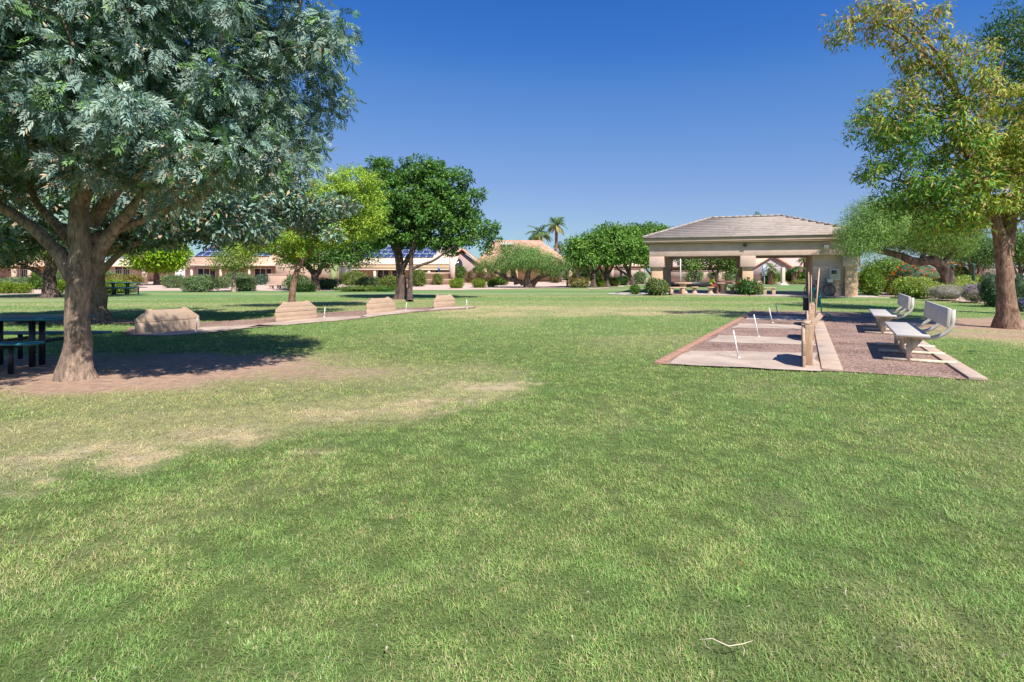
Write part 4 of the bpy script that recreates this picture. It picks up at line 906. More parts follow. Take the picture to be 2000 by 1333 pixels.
# by the pavilion
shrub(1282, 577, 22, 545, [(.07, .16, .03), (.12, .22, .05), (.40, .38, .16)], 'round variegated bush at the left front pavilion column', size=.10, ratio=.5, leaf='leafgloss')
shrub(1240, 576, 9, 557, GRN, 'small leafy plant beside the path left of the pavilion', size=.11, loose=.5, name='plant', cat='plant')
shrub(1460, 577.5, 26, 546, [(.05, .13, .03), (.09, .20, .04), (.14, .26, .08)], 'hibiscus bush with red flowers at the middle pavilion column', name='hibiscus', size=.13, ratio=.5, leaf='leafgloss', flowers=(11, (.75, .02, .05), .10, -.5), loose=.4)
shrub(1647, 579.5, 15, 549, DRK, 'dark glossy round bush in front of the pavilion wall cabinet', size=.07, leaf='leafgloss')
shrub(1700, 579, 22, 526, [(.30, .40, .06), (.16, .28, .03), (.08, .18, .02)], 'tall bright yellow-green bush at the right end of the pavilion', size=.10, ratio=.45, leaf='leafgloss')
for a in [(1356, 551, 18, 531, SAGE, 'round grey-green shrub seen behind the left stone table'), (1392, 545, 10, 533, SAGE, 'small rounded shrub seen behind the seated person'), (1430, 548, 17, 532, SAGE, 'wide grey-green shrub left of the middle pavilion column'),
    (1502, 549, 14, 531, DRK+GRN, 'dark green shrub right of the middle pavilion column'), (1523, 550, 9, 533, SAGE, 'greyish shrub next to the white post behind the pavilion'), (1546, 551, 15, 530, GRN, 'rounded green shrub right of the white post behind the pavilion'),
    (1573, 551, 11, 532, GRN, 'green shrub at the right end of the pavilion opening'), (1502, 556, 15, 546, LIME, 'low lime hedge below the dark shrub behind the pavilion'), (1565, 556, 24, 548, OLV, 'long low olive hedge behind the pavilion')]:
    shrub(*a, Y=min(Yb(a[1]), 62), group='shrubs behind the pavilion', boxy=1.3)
# flower bed at the right
LAN = [(.24, .38, .05), (.36, .46, .08), (.55, .52, .25), (.12, .24, .03)]
shrub(1745, 578, 14, 545, LAN, 'small leafy bush left of the lantana mass', size=.09, ratio=.5)
shrub(1790, 583, 38, 543, LAN, 'large leafy lantana bush with pale yellow tips left of the grey mound', size=.085, ratio=.55, dens=1.2)
shrub(1856, 578, 46, 545, LAN, 'lantana bush with yellowish tips behind the grey mound', size=.085, ratio=.55, dens=1.1)
shrub(1892, 574, 36, 540, LAN, 'lantana bush behind the purple flowered mound', size=.085, ratio=.55)
shrub(1790, 573, 46, 512, BLG+GRN, 'wide feathery bush covered with orange flowers under the leaning trunk', name='flowering_bush', flowers=(95, (1.0, .21, .012), .09, -.1), size=.12, ratio=.15, loose=.8)
shrub(1868, 572, 26, 515, GRN, 'feathery bush with orange flowers right of the leaning trunk', name='flowering_bush', flowers=(45, (1.0, .20, .012), .09, -.1), size=.12, ratio=.15, loose=.8)
shrub(1845, 588, 33, 557, GREY, 'silvery grey clipped mound in the flower bed', size=.05, ratio=.3, dens=1.3)
r_ = shrub(1903, 592, 24, 556, GREY+[(.33, .26, .20)], 'silvery grey mound with a patch of purple flowers', name='flowering_bush', flowers=(70, (.38, .22, .70), .045, .25), size=.05, ratio=.3, dens=1.2)
shrub(1940, 600, 23, 537, BLG+DRK, 'tall dark blue-green bush directly left of the right trunk', size=.06, dens=1.2)
shrub(1992, 600, 34, 536, BLG+DRK, 'wide grey-green topped dark bush right of the right trunk', size=.06, dens=1.2)
shrub(1925, 590, 9, 566, LIME, 'small bright green bush between purple mound and dark bush', size=.07)
shrub(1996, 609, 10, 584, BLG, 'low bush with purple flowers at the right edge behind the trunk', name='flowering_bush', flowers=(30, (.26, .16, .55), .05, -.2), size=.05)
# weeds in the turf
for i, (px, py) in enumerate([(1900, 690), (560, 1102)][:1]):
    x, y = gp(px, py); rng = np.random.default_rng(i); n = 70; D = rdir(n, rng); D[:, 2] = abs(D[:, 2])*.5+.1
    V, F, c4 = leaves(np.stack([x+rng.normal(0, .045, n), y+rng.normal(0, .035, n), np.full(n, .022)], 1), D, frame_for(D), np.full(n, .035), .014, np.tile((.12, .24, .13), (n, 1))*rng.uniform(.6, 1.3, (n, 1)))
    tag(MB().add(V, F, c4).build('weed', M['leaf'], origin=(x, y, 0)), ['bluish weed patch right of the near bench kerb', 'small dark weed tuft in the middle of the left foreground lawn', 'weed tuft on the lawn edge of the left court', 'weed tuft low in the left foreground'][i], 'weed')

# ------------------------------------------------------------------ pavilion
A0 = np.array((8.83, 34.6)); A1 = np.array((19.75, 30.45)); LEN = np.linalg.norm(A1-A0); pu = (A1-A0)/LEN; pv = np.array((-pu[1], pu[0])); DP = 7.4; PANG = math.atan2(pu[1], pu[0])
def pt(px, v=0):      # parameter along the front line (offset v metres back) seen at photo column px
    o = A0+pv*v; k = (px-1000)/FP; return (k*o[1]-o[0])/(pu[0]-k*pu[1])
def pw(u, v, z): q = A0+pu*u+pv*v; return (q[0], q[1], z)
pav = empty('pavilion', (A0[0], A0[1], 0), 'open tan stucco park pavilion with hipped tile roof', 'pavilion')
def pbox(b, u0, u1, v0, v1, z0, z1, col=None):
    P = [pw(u0, v0, z0), pw(u1, v0, z0), pw(u1, v1, z0), pw(u0, v1, z0)]; return b.slab(P, (0, 0, z1-z0), col)
tag(sheet('slab', [pw(-2.0, -.35, 0)[:2], pw(LEN+.9, -.35, 0)[:2], pw(LEN+.9, DP+.4, 0)[:2], pw(-.6, DP+.4, 0)[:2], pw(-.6, .9, 0)[:2], pw(-2.0, .9, 0)[:2]], .05, M['slab']), kind='structure')
b = MB()
pbox(b, -2.1, LEN+8, -.52, -.36, -.02, .055); tag(b.build('kerb', M['conc'], bevel=.01), kind='structure')
zS, zO, zC = 3.22, 2.42, 1.74          # soffit, opening top, column step
cols_px = [(1268, 1297), (1446, 1476), (1647, 1680)]
tc = [(0 if i == 0 else pt(a), LEN if i == 2 else pt(c_)) for i, (a, c_) in enumerate(cols_px)]
b = MB(); pbox(b, 0, LEN, 0, .9, zO, zS-.002); pbox(b, 0, LEN, DP-.9, DP, zO, zS-.002); pbox(b, .0, .9, .902, DP-.902, zO+.003, zS-.002); pbox(b, LEN-.9, LEN, .902, DP-.902, zO+.003, zS-.002)
b.build('beam', M['stucco'], pav, bevel=.02)
for i, (u0, u1) in enumerate(tc):
    for (v0, v1, nm) in ((0, .95, 0), (DP-.95, DP, 1)):
        b = MB(); pbox(b, u0-.004 if i else u0, u1+.004 if i < 2 else u1, v0+(.0 if nm else -.004), v1+.003, zC, zO-.001 if i else zO-.001); pbox(b, u0+.12, u1-.12, v0+.12, v1-.12, zC-.08, zC-.001)
        f = b.build('column', M['stucco'], pav, bevel=.015)
        b = MB(); c_ = pw((u0+u1)/2, (v0+v1)/2, zC/2-.05); b.box(c_, (u1-u0-.22, .72, zC-.09), PANG, taper=.93); b.build('column_base', M['stucco_dark'], f, bevel=.01)
# storage room wall at the right with barbecue cabinet
uw = pt(1588, .36)
b = MB(); pbox(b, uw, tc[2][0]+.16, .36, 3.2, .05, zO-.002); b.build('room_wall', M['stucco'], pav, bevel=.01)
c0, c1 = pt(1620, .1), pt(1641, .1)
b = MB(); pbox(b, c0, c1, .03, .355, .95, 1.62); cbn = b.build('wall_cabinet', mat('cabinet_cream', (.55, .50, .42), .6, .08, 3), pav, bevel=.01)
b = MB(); c_ = pw(c0+.22, .018, 1.42); b.box(c_, (.26, .02, .2), PANG); b.build('cabinet_window', M['glass'], cbn)
b = MB(); pbox(b, c0+.08, c0+.24, .04, .355, .06, .945); b.build('cabinet_leg', mat('cabinet_post', (.40, .33, .27), .8), cbn)
# roof
OV = .26; zE0, zE1 = zS, 3.57
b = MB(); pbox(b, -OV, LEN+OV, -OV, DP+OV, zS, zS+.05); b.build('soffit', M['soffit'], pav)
b = MB()
for (a, c_, d, e) in ((-OV-.03, LEN+OV+.03, -OV-.03, -OV+.09), (-OV-.03, LEN+OV+.03, DP+OV-.09, DP+OV+.03), (-OV-.03, -OV+.09, -OV+.092, DP+OV-.092), (LEN+OV-.09, LEN+OV+.03, -OV+.092, DP+OV-.092)):
    pbox(b, a, c_, d, e, zS+.10, zE1)
    pbox(b, a+.06, c_-.06, d+.05, e-.001, zS+.002, zS+.102)
b.build('fascia', M['fascia'], pav, bevel=.01)
# hipped tile roof built of stepped courses
E = OV+.12; hd = (DP+2*E)/2; zr = 5.08; nC = 11; b = MB(); roofm = M['roof_tan']
M['roof_pav'] = tilemat('roof_tile_grey_tan', (.28, .235, .205), (.39, .33, .29))
for k in range(nC):
    s0 = hd*k/nC; s1 = hd*(k+1)/nC+.03; z0 = zE1+(zr-zE1)*k/nC+.085; z1 = zE1+(zr-zE1)*(k+1)/nC+.0
    if k == nC-1: s1 = hd-.001; z1 = zr
    R0_ = [(-E+s0, -E+s0), (LEN+E-s0, -E+s0), (LEN+E-s0, DP+E-s0), (-E+s0, DP+E-s0)]; R1_ = [(-E+s1, -E+s1), (LEN+E-s1, -E+s1), (LEN+E-s1, DP+E-s1), (-E+s1, DP+E-s1)]
    V = [pw(u, v, z0-.085) for u, v in R0_]+[pw(u, v, z0) for u, v in R0_]+[pw(u, v, z1) for u, v in R1_]
    F = []
    for i in range(4): j = (i+1) % 4; F += [(i, j, 4+j, 4+i), (4+i, 4+j, 8+j, 8+i)]
    if k == nC-1: F.append((8, 9, 10, 11))
    b.add(V, F)
rf = b.build('roof', M['roof_pav'], pav)
b = MB()
RL, RR = pw(-E+hd, -E+hd, zr+.04), pw(LEN+E-hd, -E+hd, zr+.04)
def caps(a, c_):
    a = np.array(a); c_ = np.array(c_); m = int(np.linalg.norm(c_-a)/.42)
    for k in range(m): p, q = a+(c_-a)*k/m, a+(c_-a)*(k+1.08)/m; b.tube([p+(0, 0, .02), q+(0, 0, .03)], [.06, .07], 8)
caps(RL, RR)
for (u, v, r_) in ((-E, -E, RL), (-E, DP+E, RL), (LEN+E, -E, RR), (LEN+E, DP+E, RR)): caps(pw(u, v, zE1+.06), r_)
b.build('ridge_tiles', M['roof_pav'], rf, smooth=True)
for (px, z, nm, m_, sc, lab) in ((1455, 3.05, 'light_fixture', 'dark', .8, ''), (1613, 2.88, 'floodlight', 'white', 1, '')):
    u = pt(px); c_ = pw(u, -.12, z); b = MB(); b.box((c_[0], c_[1], z), (.24*sc, .16, .16*sc), PANG, .4); b.tube([pw(u, 0, z+.05), pw(u, -.1, z)], [.03, .03], 8); b.build(nm, M[m_], pav, bevel=.02)
u = pt(1308, DP-1.0); c_ = pw(u, DP-.99, 1.55); b = MB(); b.box(c_, (.35, .02, .14), PANG); b.build('plaque', M['conc'], pav)

# ------------------------------------------------------------------ stone tables and benches
def stone_table(px, py, w, label):
    x, y = gp(px, py); root = empty('stone_table', (x, y, .05), label, 'table', 'cast stone tables in the pavilion')
    b = MB(); b.lathe((x, y, .05), [(.30, 0), (.31, .05), (.22, .16), (.17, .34), (.20, .52), (.27, .62)], 20); b.build('pedestal', M['stone'], root, smooth=True)
    b = MB(); b.lathe((x, y, .67), [(w-.05, 0), (w, .02), (w, .07), (w-.02, .09)], 28); b.build('tabletop', M['stone'], root); return (x, y)
def stone_bench(px, py, L, label, curve=.25, ang=0, legs=2, m='stone'):
    x, y = gp(px, py); root = empty('stone_bench', (x, y, .05), label, 'bench', 'cast stone benches in the pavilion')
    if legs == 1:
        b = MB(); b.lathe((x, y, .05), [(.19, 0), (.20, .03), (.12, .12), (.10, .22), (.15, .37)], 16); b.build('leg', M[m], root, smooth=True)
        b = MB(); b.lathe((x, y, .42), [(L/2-.03, 0), (L/2, .02), (L/2-.01, .07)], 20); b.build('seat', M[m], root); return
    b = MB(); R = 1.0; pts_o, pts_i = [], []
    for t in np.linspace(-1, 1, 9):
        a = t*L/2; yy = -curve*(1-t*t); q = (x+a*math.cos(ang)-yy*math.sin(ang), y+a*math.sin(ang)+yy*math.cos(ang)); n_ = (-math.sin(ang), math.cos(ang)); pts_o.append((q[0]-n_[0]*.19, q[1]-n_[1]*.19)); pts_i.append((q[0]+n_[0]*.19, q[1]+n_[1]*.19))
    b.prism(pts_o+pts_i[::-1], .42, .49); b.build('seat', M[m], root, bevel=.01)
    for s in (-.33, .33):
        b = MB(); b.box((x+s*L*math.cos(ang), y+s*L*math.sin(ang)-curve*(1-4*s*s), .235), (.20, .30, .37), ang); b.build('leg', M[m], root, bevel=.02)
stone_table(1334, 575.5, .55, 'round stone table at the left of the pavilion, with a bench on each side')
stone_table(1413, 575.5, .55, 'round stone table beside the seated person')
stone_bench(1321, 576.2, 1.15, 'stone bench left of the left stone table, two square legs', .12, .15)
stone_bench(1356.5, 575.5, .5, 'small pedestal stone bench right of the left stone table', legs=1)
stone_bench(1387.5, 575.5, .52, 'pedestal stone bench the seated person is on', legs=1)
stone_bench(1430, 575.5, .5, 'pedestal stone bench beside the hibiscus bush', legs=1)
stone_bench(1402, 570.5, 1.1, 'shaded reddish stone bench behind the right stone table', .15, .6)
stone_bench(1502, 577.5, .75, 'shaded dark stone bench right of the hibiscus bush', .0, PANG)
b = MB(); x, y = gp(1410, 575.5); b.box((x-.15, y-.1, .775), (.22, .3, .006), .3); tag(b.build('paper', M['white'], origin=(x-.15, y-.1, .77)), 'white paper sheet on the stone table next to the seated person', 'paper')
b = MB(); x, y = gp(1345, 565); b.box((x, 43.5, .42), (4.8, .12, .44), 0); tag(b.build('low_wall', M['dark'], origin=(x, 43.5, .2)), 'low dark wall seen between the stone tables behind the pavilion', 'wall')

# person seated on the pedestal bench: skinned body, face, hair, cap, shirt, shorts
px_, py_ = gp(1387.5, 575.5)
per = empty('person', (px_, py_, .05), 'person in a lime green shirt sitting on the pedestal bench, leaning towards the table', 'person')
def skin(name, verts, edges, rad, m, parent, sub=2):
    me = bpy.data.meshes.new(name); me.from_pydata([tuple(Vector(v)-total_loc(parent)) for v in verts], edges, []); o = bpy.data.objects.new(name, me); C.objects.link(o); o.parent = parent
    sk = o.modifiers.new('skin', 'SKIN'); 
    if not me.skin_vertices: 
        bpy.context.view_layer.update()
    for i, r in enumerate(rad): me.skin_vertices[0].data[i].radius = (r if isinstance(r, tuple) else (r, r)); me.skin_vertices[0].data[i].use_root = (i == 0)
    ss = o.modifiers.new('sub', 'SUBSURF'); ss.levels = sub; ss.render_levels = sub; me.materials.append(m); return o
def pp(a, c_, z): return (px_+a, py_+c_, .05+z)
skinm = mat('skin', (.42, .22, .15), .6, .05); shirt = mat('lime_shirt', (.30, .48, .02), .85, .12, 12); shorts = mat('red_shorts', (.30, .05, .03), .85, .1, 12); hairm = mat('dark_hair', (.02, .015, .02), .7, .1)
V = [pp(0, 0, .53), pp(.03, 0, .66), pp(.07, 0, .82), pp(.10, 0, .95), pp(.12, 0, 1.02), pp(.145, 0, 1.09), pp(.155, 0, 1.18),   # pelvis .. head
     pp(.09, -.18, .93), pp(.20, -.21, .70), pp(.42, -.14, .74), pp(.50, -.10, .75), pp(.09, .18, .93), pp(.20, .21, .70), pp(.42, .12, .74), pp(.50, .08, .75),
     pp(.10, -.10, .51), pp(.44, -.14, .50), pp(.40, -.13, .08), pp(.46, -.13, .03), pp(.56, -.14, .03), pp(.10, .10, .51), pp(.46, .12, .50), pp(.44, .12, .08), pp(.50, .12, .03), pp(.60, .13, .03)]
Ed = [(0,1),(1,2),(2,3),(3,4),(4,5),(5,6),(3,7),(7,8),(8,9),(9,10),(3,11),(11,12),(12,13),(13,14),(0,15),(15,16),(16,17),(17,18),(18,19),(0,20),(20,21),(21,22),(22,23),(23,24)]
Rd = [(.13,.11),(.13,.10),(.15,.11),(.12,.10),(.055,.055),(.075,.085),(.085,.095),.055,.042,.033,.04,.055,.042,.033,.04,.08,.06,.04,.045,.03,.08,.06,.04,.045,.03]
skin('body', V, Ed, Rd, skinm, per)
skin('shirt', [pp(.01, 0, .56), pp(.03, 0, .68), pp(.07, 0, .83), pp(.10, 0, .95), pp(.09, -.19, .93), pp(.16, -.21, .80), pp(.09, .19, .93), pp(.16, .21, .80)], [(0,1),(1,2),(2,3),(3,4),(4,5),(3,6),(6,7)], [(.15,.13),(.15,.125),(.17,.13),(.13,.115),.075,.07,.075,.07], shirt, per)
skin('shorts', [pp(0, 0, .52), pp(.10, -.10, .52), pp(.36, -.13, .51), pp(.10, .10, .52), pp(.38, .12, .51)], [(0,1),(1,2),(0,3),(3,4)], [(.15,.12),.10,.085,.10,.085], shorts, per)
b = MB(); b.lathe(pp(.15, 0, 1.20), [(.10, -.02), (.105, .03), (.085, .08), (.03, .11)], 16); b.box(pp(.26, 0, 1.20), (.10, .13, .012), 0, 0, .15); b.build('cap', hairm, per, smooth=False)
b = MB(); 
for s in (-1, 1): b.box(pp(.235, s*.032, 1.165), (.012, .022, .012))
b.box(pp(.245, 0, 1.135), (.03, .022, .035)); b.box(pp(.235, 0, 1.10), (.01, .045, .01)); b.build('face_features', mat('face_dark', (.18, .08, .06), .6), per)
for s in (-1, 1):
    for k in range(5):
        yb = s*.09+(k-2)*.016*1.0; L_ = [.05, .07, .075, .07, .055][k]
        if k == (4 if s < 0 else 0): pass
        if k == (0 if s < 0 else 4): skin('finger', [pp(.50, yb, .755), pp(.52, yb+s*.02, .75), pp(.545, yb+s*.025, .745)], [(0,1),(1,2)], [.011, .010, .008], skinm, per, 1)
        else: skin('finger', [pp(.52, yb, .76), pp(.52+L_*.6, yb, .765), pp(.52+L_, yb, .75)], [(0,1),(1,2)], [.010, .009, .007], skinm, per, 1)

# bicycle-like dark cart beside the pavilion room wall
u = pt(1601, .0); c_ = pw(u, .0, 0); root = empty('bicycle', (c_[0], c_[1], .05), 'dark bicycle parked against the pavilion wall behind the poles', 'bicycle')
def bw(a, z, t=0): q = A0+pu*(u+a)+pv*(.0+t); return (q[0], q[1], .05+z)
for s in (-.48, .48):
    b = MB(); pts = [bw(s+.31*math.cos(a), .33+.31*math.sin(a)) for a in np.linspace(0, 2*PI, 25)]; b.tube(pts, [.024]*25, 6); w = b.build('wheel', M['dark'], root)
    b = MB()
    for a in np.linspace(0, PI, 7)[:-1]: b.tube([bw(s+.29*math.cos(a), .33+.29*math.sin(a)), bw(s-.29*math.cos(a), .33-.29*math.sin(a))], [.004]*2, 4)
    b.build('spokes', M['frame'], w)
b = MB(); bb = bw(-.05, .30); 
for p, q in ((bw(-.48, .33), bb), (bw(-.48, .33), bw(-.20, .78)), (bb, bw(-.20, .82)), (bb, bw(.32, .75)), (bw(-.18, .74), bw(.32, .80)), (bw(.48, .33), bw(.30, .95))): b.tube([p, q], [.018, .018], 6)
b.build('frame', mat('bike_frame', (.03, .04, .12), .4, .05), root)
b = MB(); b.box(bw(-.21, .86), (.24, .14, .05), PANG, taper=.7); b.build('saddle', M['dark'], root, bevel=.01)
b = MB(); b.tube([bw(.30, .98, -.25), bw(.33, .99, 0), bw(.30, .98, .25)], [.014]*3, 6); b.build('handlebar', M['dark'], root)
b = MB(); b.box(bw(.50, .88, -.02), (.26, .3, .2), PANG, taper=1.15); b.build('basket', M['white'], root, bevel=.02)

# ------------------------------------------------------------------ houses
def gable_x(b, x0, x1, y0, y1, ze, zr, ov=.5, th=.16):     # ridge along x
    ym = (y0+y1)/2; s = (zr-ze)/(ym-y0); a = ze-s*ov
    b.slab([(x0-ov, y0-ov, a), (x1+ov, y0-ov, a), (x1+ov, ym, zr), (x0-ov, ym, zr)], (0, 0, th)); b.slab([(x1+ov, y1+ov, a), (x0-ov, y1+ov, a), (x0-ov, ym+.001, zr), (x1+ov, ym+.001, zr)], (0, 0, th))
def hip(b, x0, x1, y0, y1, ze, zr, ov=.5, h=None):
    x0 -= ov; x1 += ov; y0 -= ov; y1 += ov; d = h or (y1-y0)/2; ym = (y0+y1)/2
    V = [(x0, y0, ze), (x1, y0, ze), (x1, y1, ze), (x0, y1, ze), (x0+d, ym, zr), (x1-d, ym, zr), (x0, y0, ze-.18), (x1, y0, ze-.18), (x1, y1, ze-.18), (x0, y1, ze-.18)]
    b.add(V, [(0,1,5,4), (1,2,5), (2,3,4,5), (3,0,4), (6,7,1,0), (7,8,2,1), (8,9,3,2), (9,6,0,3), (9,8,7,6)])
def walls(b, x0, x1, y0, y1, z1, t=.25):
    b.box(((x0+x1)/2, y0+t/2, z1/2), (x1-x0, t, z1)); b.box(((x0+x1)/2, y1-t/2, z1/2), (x1-x0, t, z1)); b.box((x0+t/2, (y0+y1)/2, z1/2), (t, y1-y0-2*t-.004, z1)); b.box((x1-t/2, (y0+y1)/2, z1/2), (t, y1-y0-2*t-.004, z1))
def door(parent, x0, x1, y, z0, z1, n=3, nm='sliding_door'):
    b = MB(); b.box(((x0+x1)/2, y-.03, (z0+z1)/2), (x1-x0, .05, z1-z0)); d = b.build(nm, M['glass'], parent)
    b = MB(); w = .07
    for k in range(n+1): b.box((x0+(x1-x0)*k/n, y-.075, (z0+z1)/2), (w, .06, z1-z0+.04))
    b.box(((x0+x1)/2, y-.08, z1+.02), (x1-x0+.1, .06, .07)); b.build('frame', M['white'], d)
    return d
def X_(px, Y): return (px-1000)/FP*Y
def Z_(py, Y): return CH+(HY-py)/FP*Y
# house with solar panels (salmon roof)
Y = 72; hs = empty('house', (X_(450, Y), Y, 0), 'pink stucco house with salmon roof and solar panels behind the young tree', 'house', 'houses beyond the gravel')
x0, x1 = X_(360, Y), X_(545, Y); zt = Z_(519, Y)
b = MB(); walls(b, x0, x1, Y+2.2, Y+12, zt); b.build('wall', M['stucco_pink'], hs)
b = MB(); gable_x(b, x0, x1, Y+.3, Y+13.7, zt+.1, Z_(482, Y+7), .4); b.build('roof', M['roof_salmon'], hs)
b = MB(); b.box(((x0+x1)/2, Y-.1, zt+.02), (x1-x0+.8, .14, .22)); b.build('fascia', M['trimcream'], hs)
for px in (372, 429, 485, 541):
    b = MB(); b.box((X_(px, Y), Y+.3, zt/2), (.28, .28, zt)); b.build('porch_post', M['trimcream'], hs)
door(hs, X_(387, Y+2.2), X_(422, Y+2.2), Y+2.2, .1, Z_(525, Y+2.2)); door(hs, X_(498, Y+2.2), X_(531, Y+2.2), Y+2.2, .1, Z_(525, Y+2.2)); door(hs, X_(450, Y+2.2), X_(466, Y+2.2), Y+2.2, .9, Z_(526, Y+2.2), 2, 'window')
slope = (Z_(482, Y+7)-zt-.1)/6.7
def solar(parent, px0, px1, rows, Y, yb, zb, slope, pxstep, yoff=0):
    for r in range(rows):
        k = 0
        for px in np.arange(px0+r*3, px1-2, pxstep):
            ya = yb+r*1.62; yc = ya+1.56; za = zb+slope*(ya-yb); zc = zb+slope*(yc-yb); xa = X_(px, Y)+.03; xb = X_(px+pxstep, Y)-.03
            b = MB(); b.slab([(xa, ya, za), (xb, ya, za), (xb, yc, zc), (xa, yc, zc)], (0, 0, .05)); p = b.build('solar_panel', M['panel'], parent)
            b = MB()
            for (q, r_) in (((xa, ya, za), (xb, ya, za)), ((xb, ya, za), (xb, yc, zc)), ((xb, yc, zc), (xa, yc, zc)), ((xa, yc, zc), (xa, ya, za))): b.tube([(q[0], q[1], q[2]+.05), (r_[0], r_[1], r_[2]+.05)], [.02, .02], 4)
            b.build('panel_frame', M['frame'], p)
zr0 = zt+.1+slope*(2.2)+.30
solar(hs, 379, 440, 2, Y+2.5, Y+2.5, zr0, slope, 14.5); solar(hs, 482, 524, 2, Y+2.5, Y+2.5, zr0, slope, 14.5)
b = MB(); b.box((X_(352, 66), 66, 1.1), (1.1, .25, 2.2)); tag(b.build('garden_wall', M['white'], origin=(X_(352, 66), 66, 0), bevel=.02), 'short pale wall end left of the solar panel house', 'wall')
# tan house with long solar array
Y = 66; h3 = empty('house', (X_(785, Y), Y, 0), 'long low tan house with wide solar array behind the double-trunk tree', 'house', 'houses beyond the gravel')
x0, x1 = X_(655, Y), X_(886, Y); zt = Z_(517, Y)
b = MB(); walls(b, x0, x1, Y+2.6, Y+12, zt); b.build('wall', M['stucco_tan'], h3)
b = MB(); gable_x(b, x0, x1, Y+.2, Y+13.8, zt+.05, Z_(486, Y+7), .3); b.build('roof', M['roof_pale'], h3)
b = MB(); b.box(((x0+x1)/2, Y+.05, zt-.35), (x1-x0, .3, .5)); b.build('porch_beam', M['stucco_tan'], h3)
b = MB(); b.box(((x0+x1)/2, Y-.12, zt-.62), (x1-x0-.2, .1, .16)); b.build('awning', M['trimcream'], h3)
for px in (732, 838, 888):
    b = MB(); b.box((X_(px, Y), Y+.05, (zt-.7)/2), (.3, .3, zt-.7)); b.build('porch_post', M['trimcream'], h3)
door(h3, X_(738, Y+2.6), X_(760, Y+2.6), Y+2.6, .5, Z_(527, Y+2.6), 2, 'window'); door(h3, X_(766, Y+2.6), X_(776, Y+2.6), Y+2.6, .8, Z_(528, Y+2.6), 1, 'window'); door(h3, X_(850, Y+2.6), X_(861, Y+2.6), Y+2.6, .1, Z_(526, Y+2.6), 1)
sl = (Z_(486, Y+7)-zt-.05)/6.8; solar(h3, 706, 846, 3, Y+2.0, Y+2.0, zt+.05+sl*1.8+.26, sl, 14)
b = MB(); b.tube([(X_(883, 64), 64, 0), (X_(883, 64), 64, Z_(500, 64))], [.36, .36], 14); b.lathe((X_(883, 64), 64, Z_(500, 64)), [(.45, 0), (.45, .15), (.3, .2)], 14); tag(b.build('pillar', M['stucco'], origin=(X_(883, 64), 64, 0)), 'round tan pillar between the tan house and terracotta house', 'pillar')
b = MB(); b.lathe((X_(842, 62), 62, 0), [(2.0, 0), (2.0, 1.15), (2.15, 1.2), (2.15, 1.35)], 30); b.lathe((X_(842, 62), 62, 0), [(2.9, 0), (2.9, .55), (2.95, .6)], 30); tag(b.build('fountain_planter', M['stucco_pink'], origin=(X_(842, 62), 62, 0)), 'round stepped pink masonry planter in front of the tan house', 'planter')
b = MB(); b.tube([(X_(848, 60), 63.9, 1.3), (X_(848, 60), 63.9, 1.75)], [.05, .05], 6); b.lathe((X_(848, 60), 63.9, 1.5), [(.03, .2), (.13, .15), (.15, .35), (.05, .45)], 12); tag(b.build('blue_pot', mat('blue_paint', (.03, .2, .5), .4), origin=(X_(848, 60), 63.9, 1.3)), 'small bright blue pot on the round planter', 'pot')
b = MB(); b.box((X_(543, 62), 62, .55), (X_(561, 62)-X_(525, 62), .4, 1.1)); b.box((X_(543, 62), 62, 1.14), (X_(561, 62)-X_(525, 62)+.15, .55, .1)); tag(b.build('planter_wall', M['stucco_pink'], origin=(X_(543, 62), 62, 0), bevel=.02), 'low pinkish planter wall right of the grey-green shrubs', 'wall')
b = MB(); b.box((X_(537, 45), 45, .32), (1.6, .45, .09)); b.box((X_(530, 45), 45, .14), (.25, .35, .28)); b.box((X_(545, 45), 45, .14), (.25, .35, .28)); tag(b.build('garden_bench', M['conc'], origin=(X_(537, 45), 45, 0), bevel=.01), 'tiny pale stone bench on the pink gravel near the lawn edge', 'bench')
b = MB(); b.box((X_(580, 70), 70, 1.35), (5.4, .3, 2.7)); tag(b.build('garden_wall', M['stucco_pink'], origin=(X_(580, 70), 70, 0)), 'tall pale wall behind the yellow-green tree trunk', 'wall')
# middle house (between) behind dark tree
Y = 78; h9 = empty('house', (X_(625, Y), Y, 0), 'grey-brown house end half hidden behind the dark forked tree', 'house', 'houses beyond the gravel')
b = MB(); walls(b, X_(595, Y), X_(668, Y), Y, Y+9, Z_(515, Y)); b.build('wall', mat('stucco_brown', (.33, .25, .2), .9, .1, 1), h9)
b = MB(); gable_x(b, X_(595, Y), X_(668, Y), Y, Y+9, Z_(515, Y), Z_(492, Y), .4); b.build('roof', M['roof_tan'], h9)
b = MB(); b.lathe((X_(652, 60), 60, 0), [(.42, 0), (.46, 1.5), (.42, 2.8), (.2, 3.1)], 12); tag(b.build('cactus', mat('cactus_green', (.30, .36, .16), .8, .15, 3), origin=(X_(652, 60), 60, 0), smooth=True), 'tall pale columnar cactus left of the tan house', 'cactus')
b = MB(); b.box((X_(673, 61), 61, 1.05), (1.2, .08, 2.1)); b.box((X_(664, 61), 61, 1.1), (.15, .15, 2.2)); b.box((X_(684, 61), 61, 1.1), (.15, .15, 2.2)); tag(b.build('gate', M['fence'], origin=(X_(673, 61), 61, 0)), 'dark metal garden gate left of the tan house', 'gate')
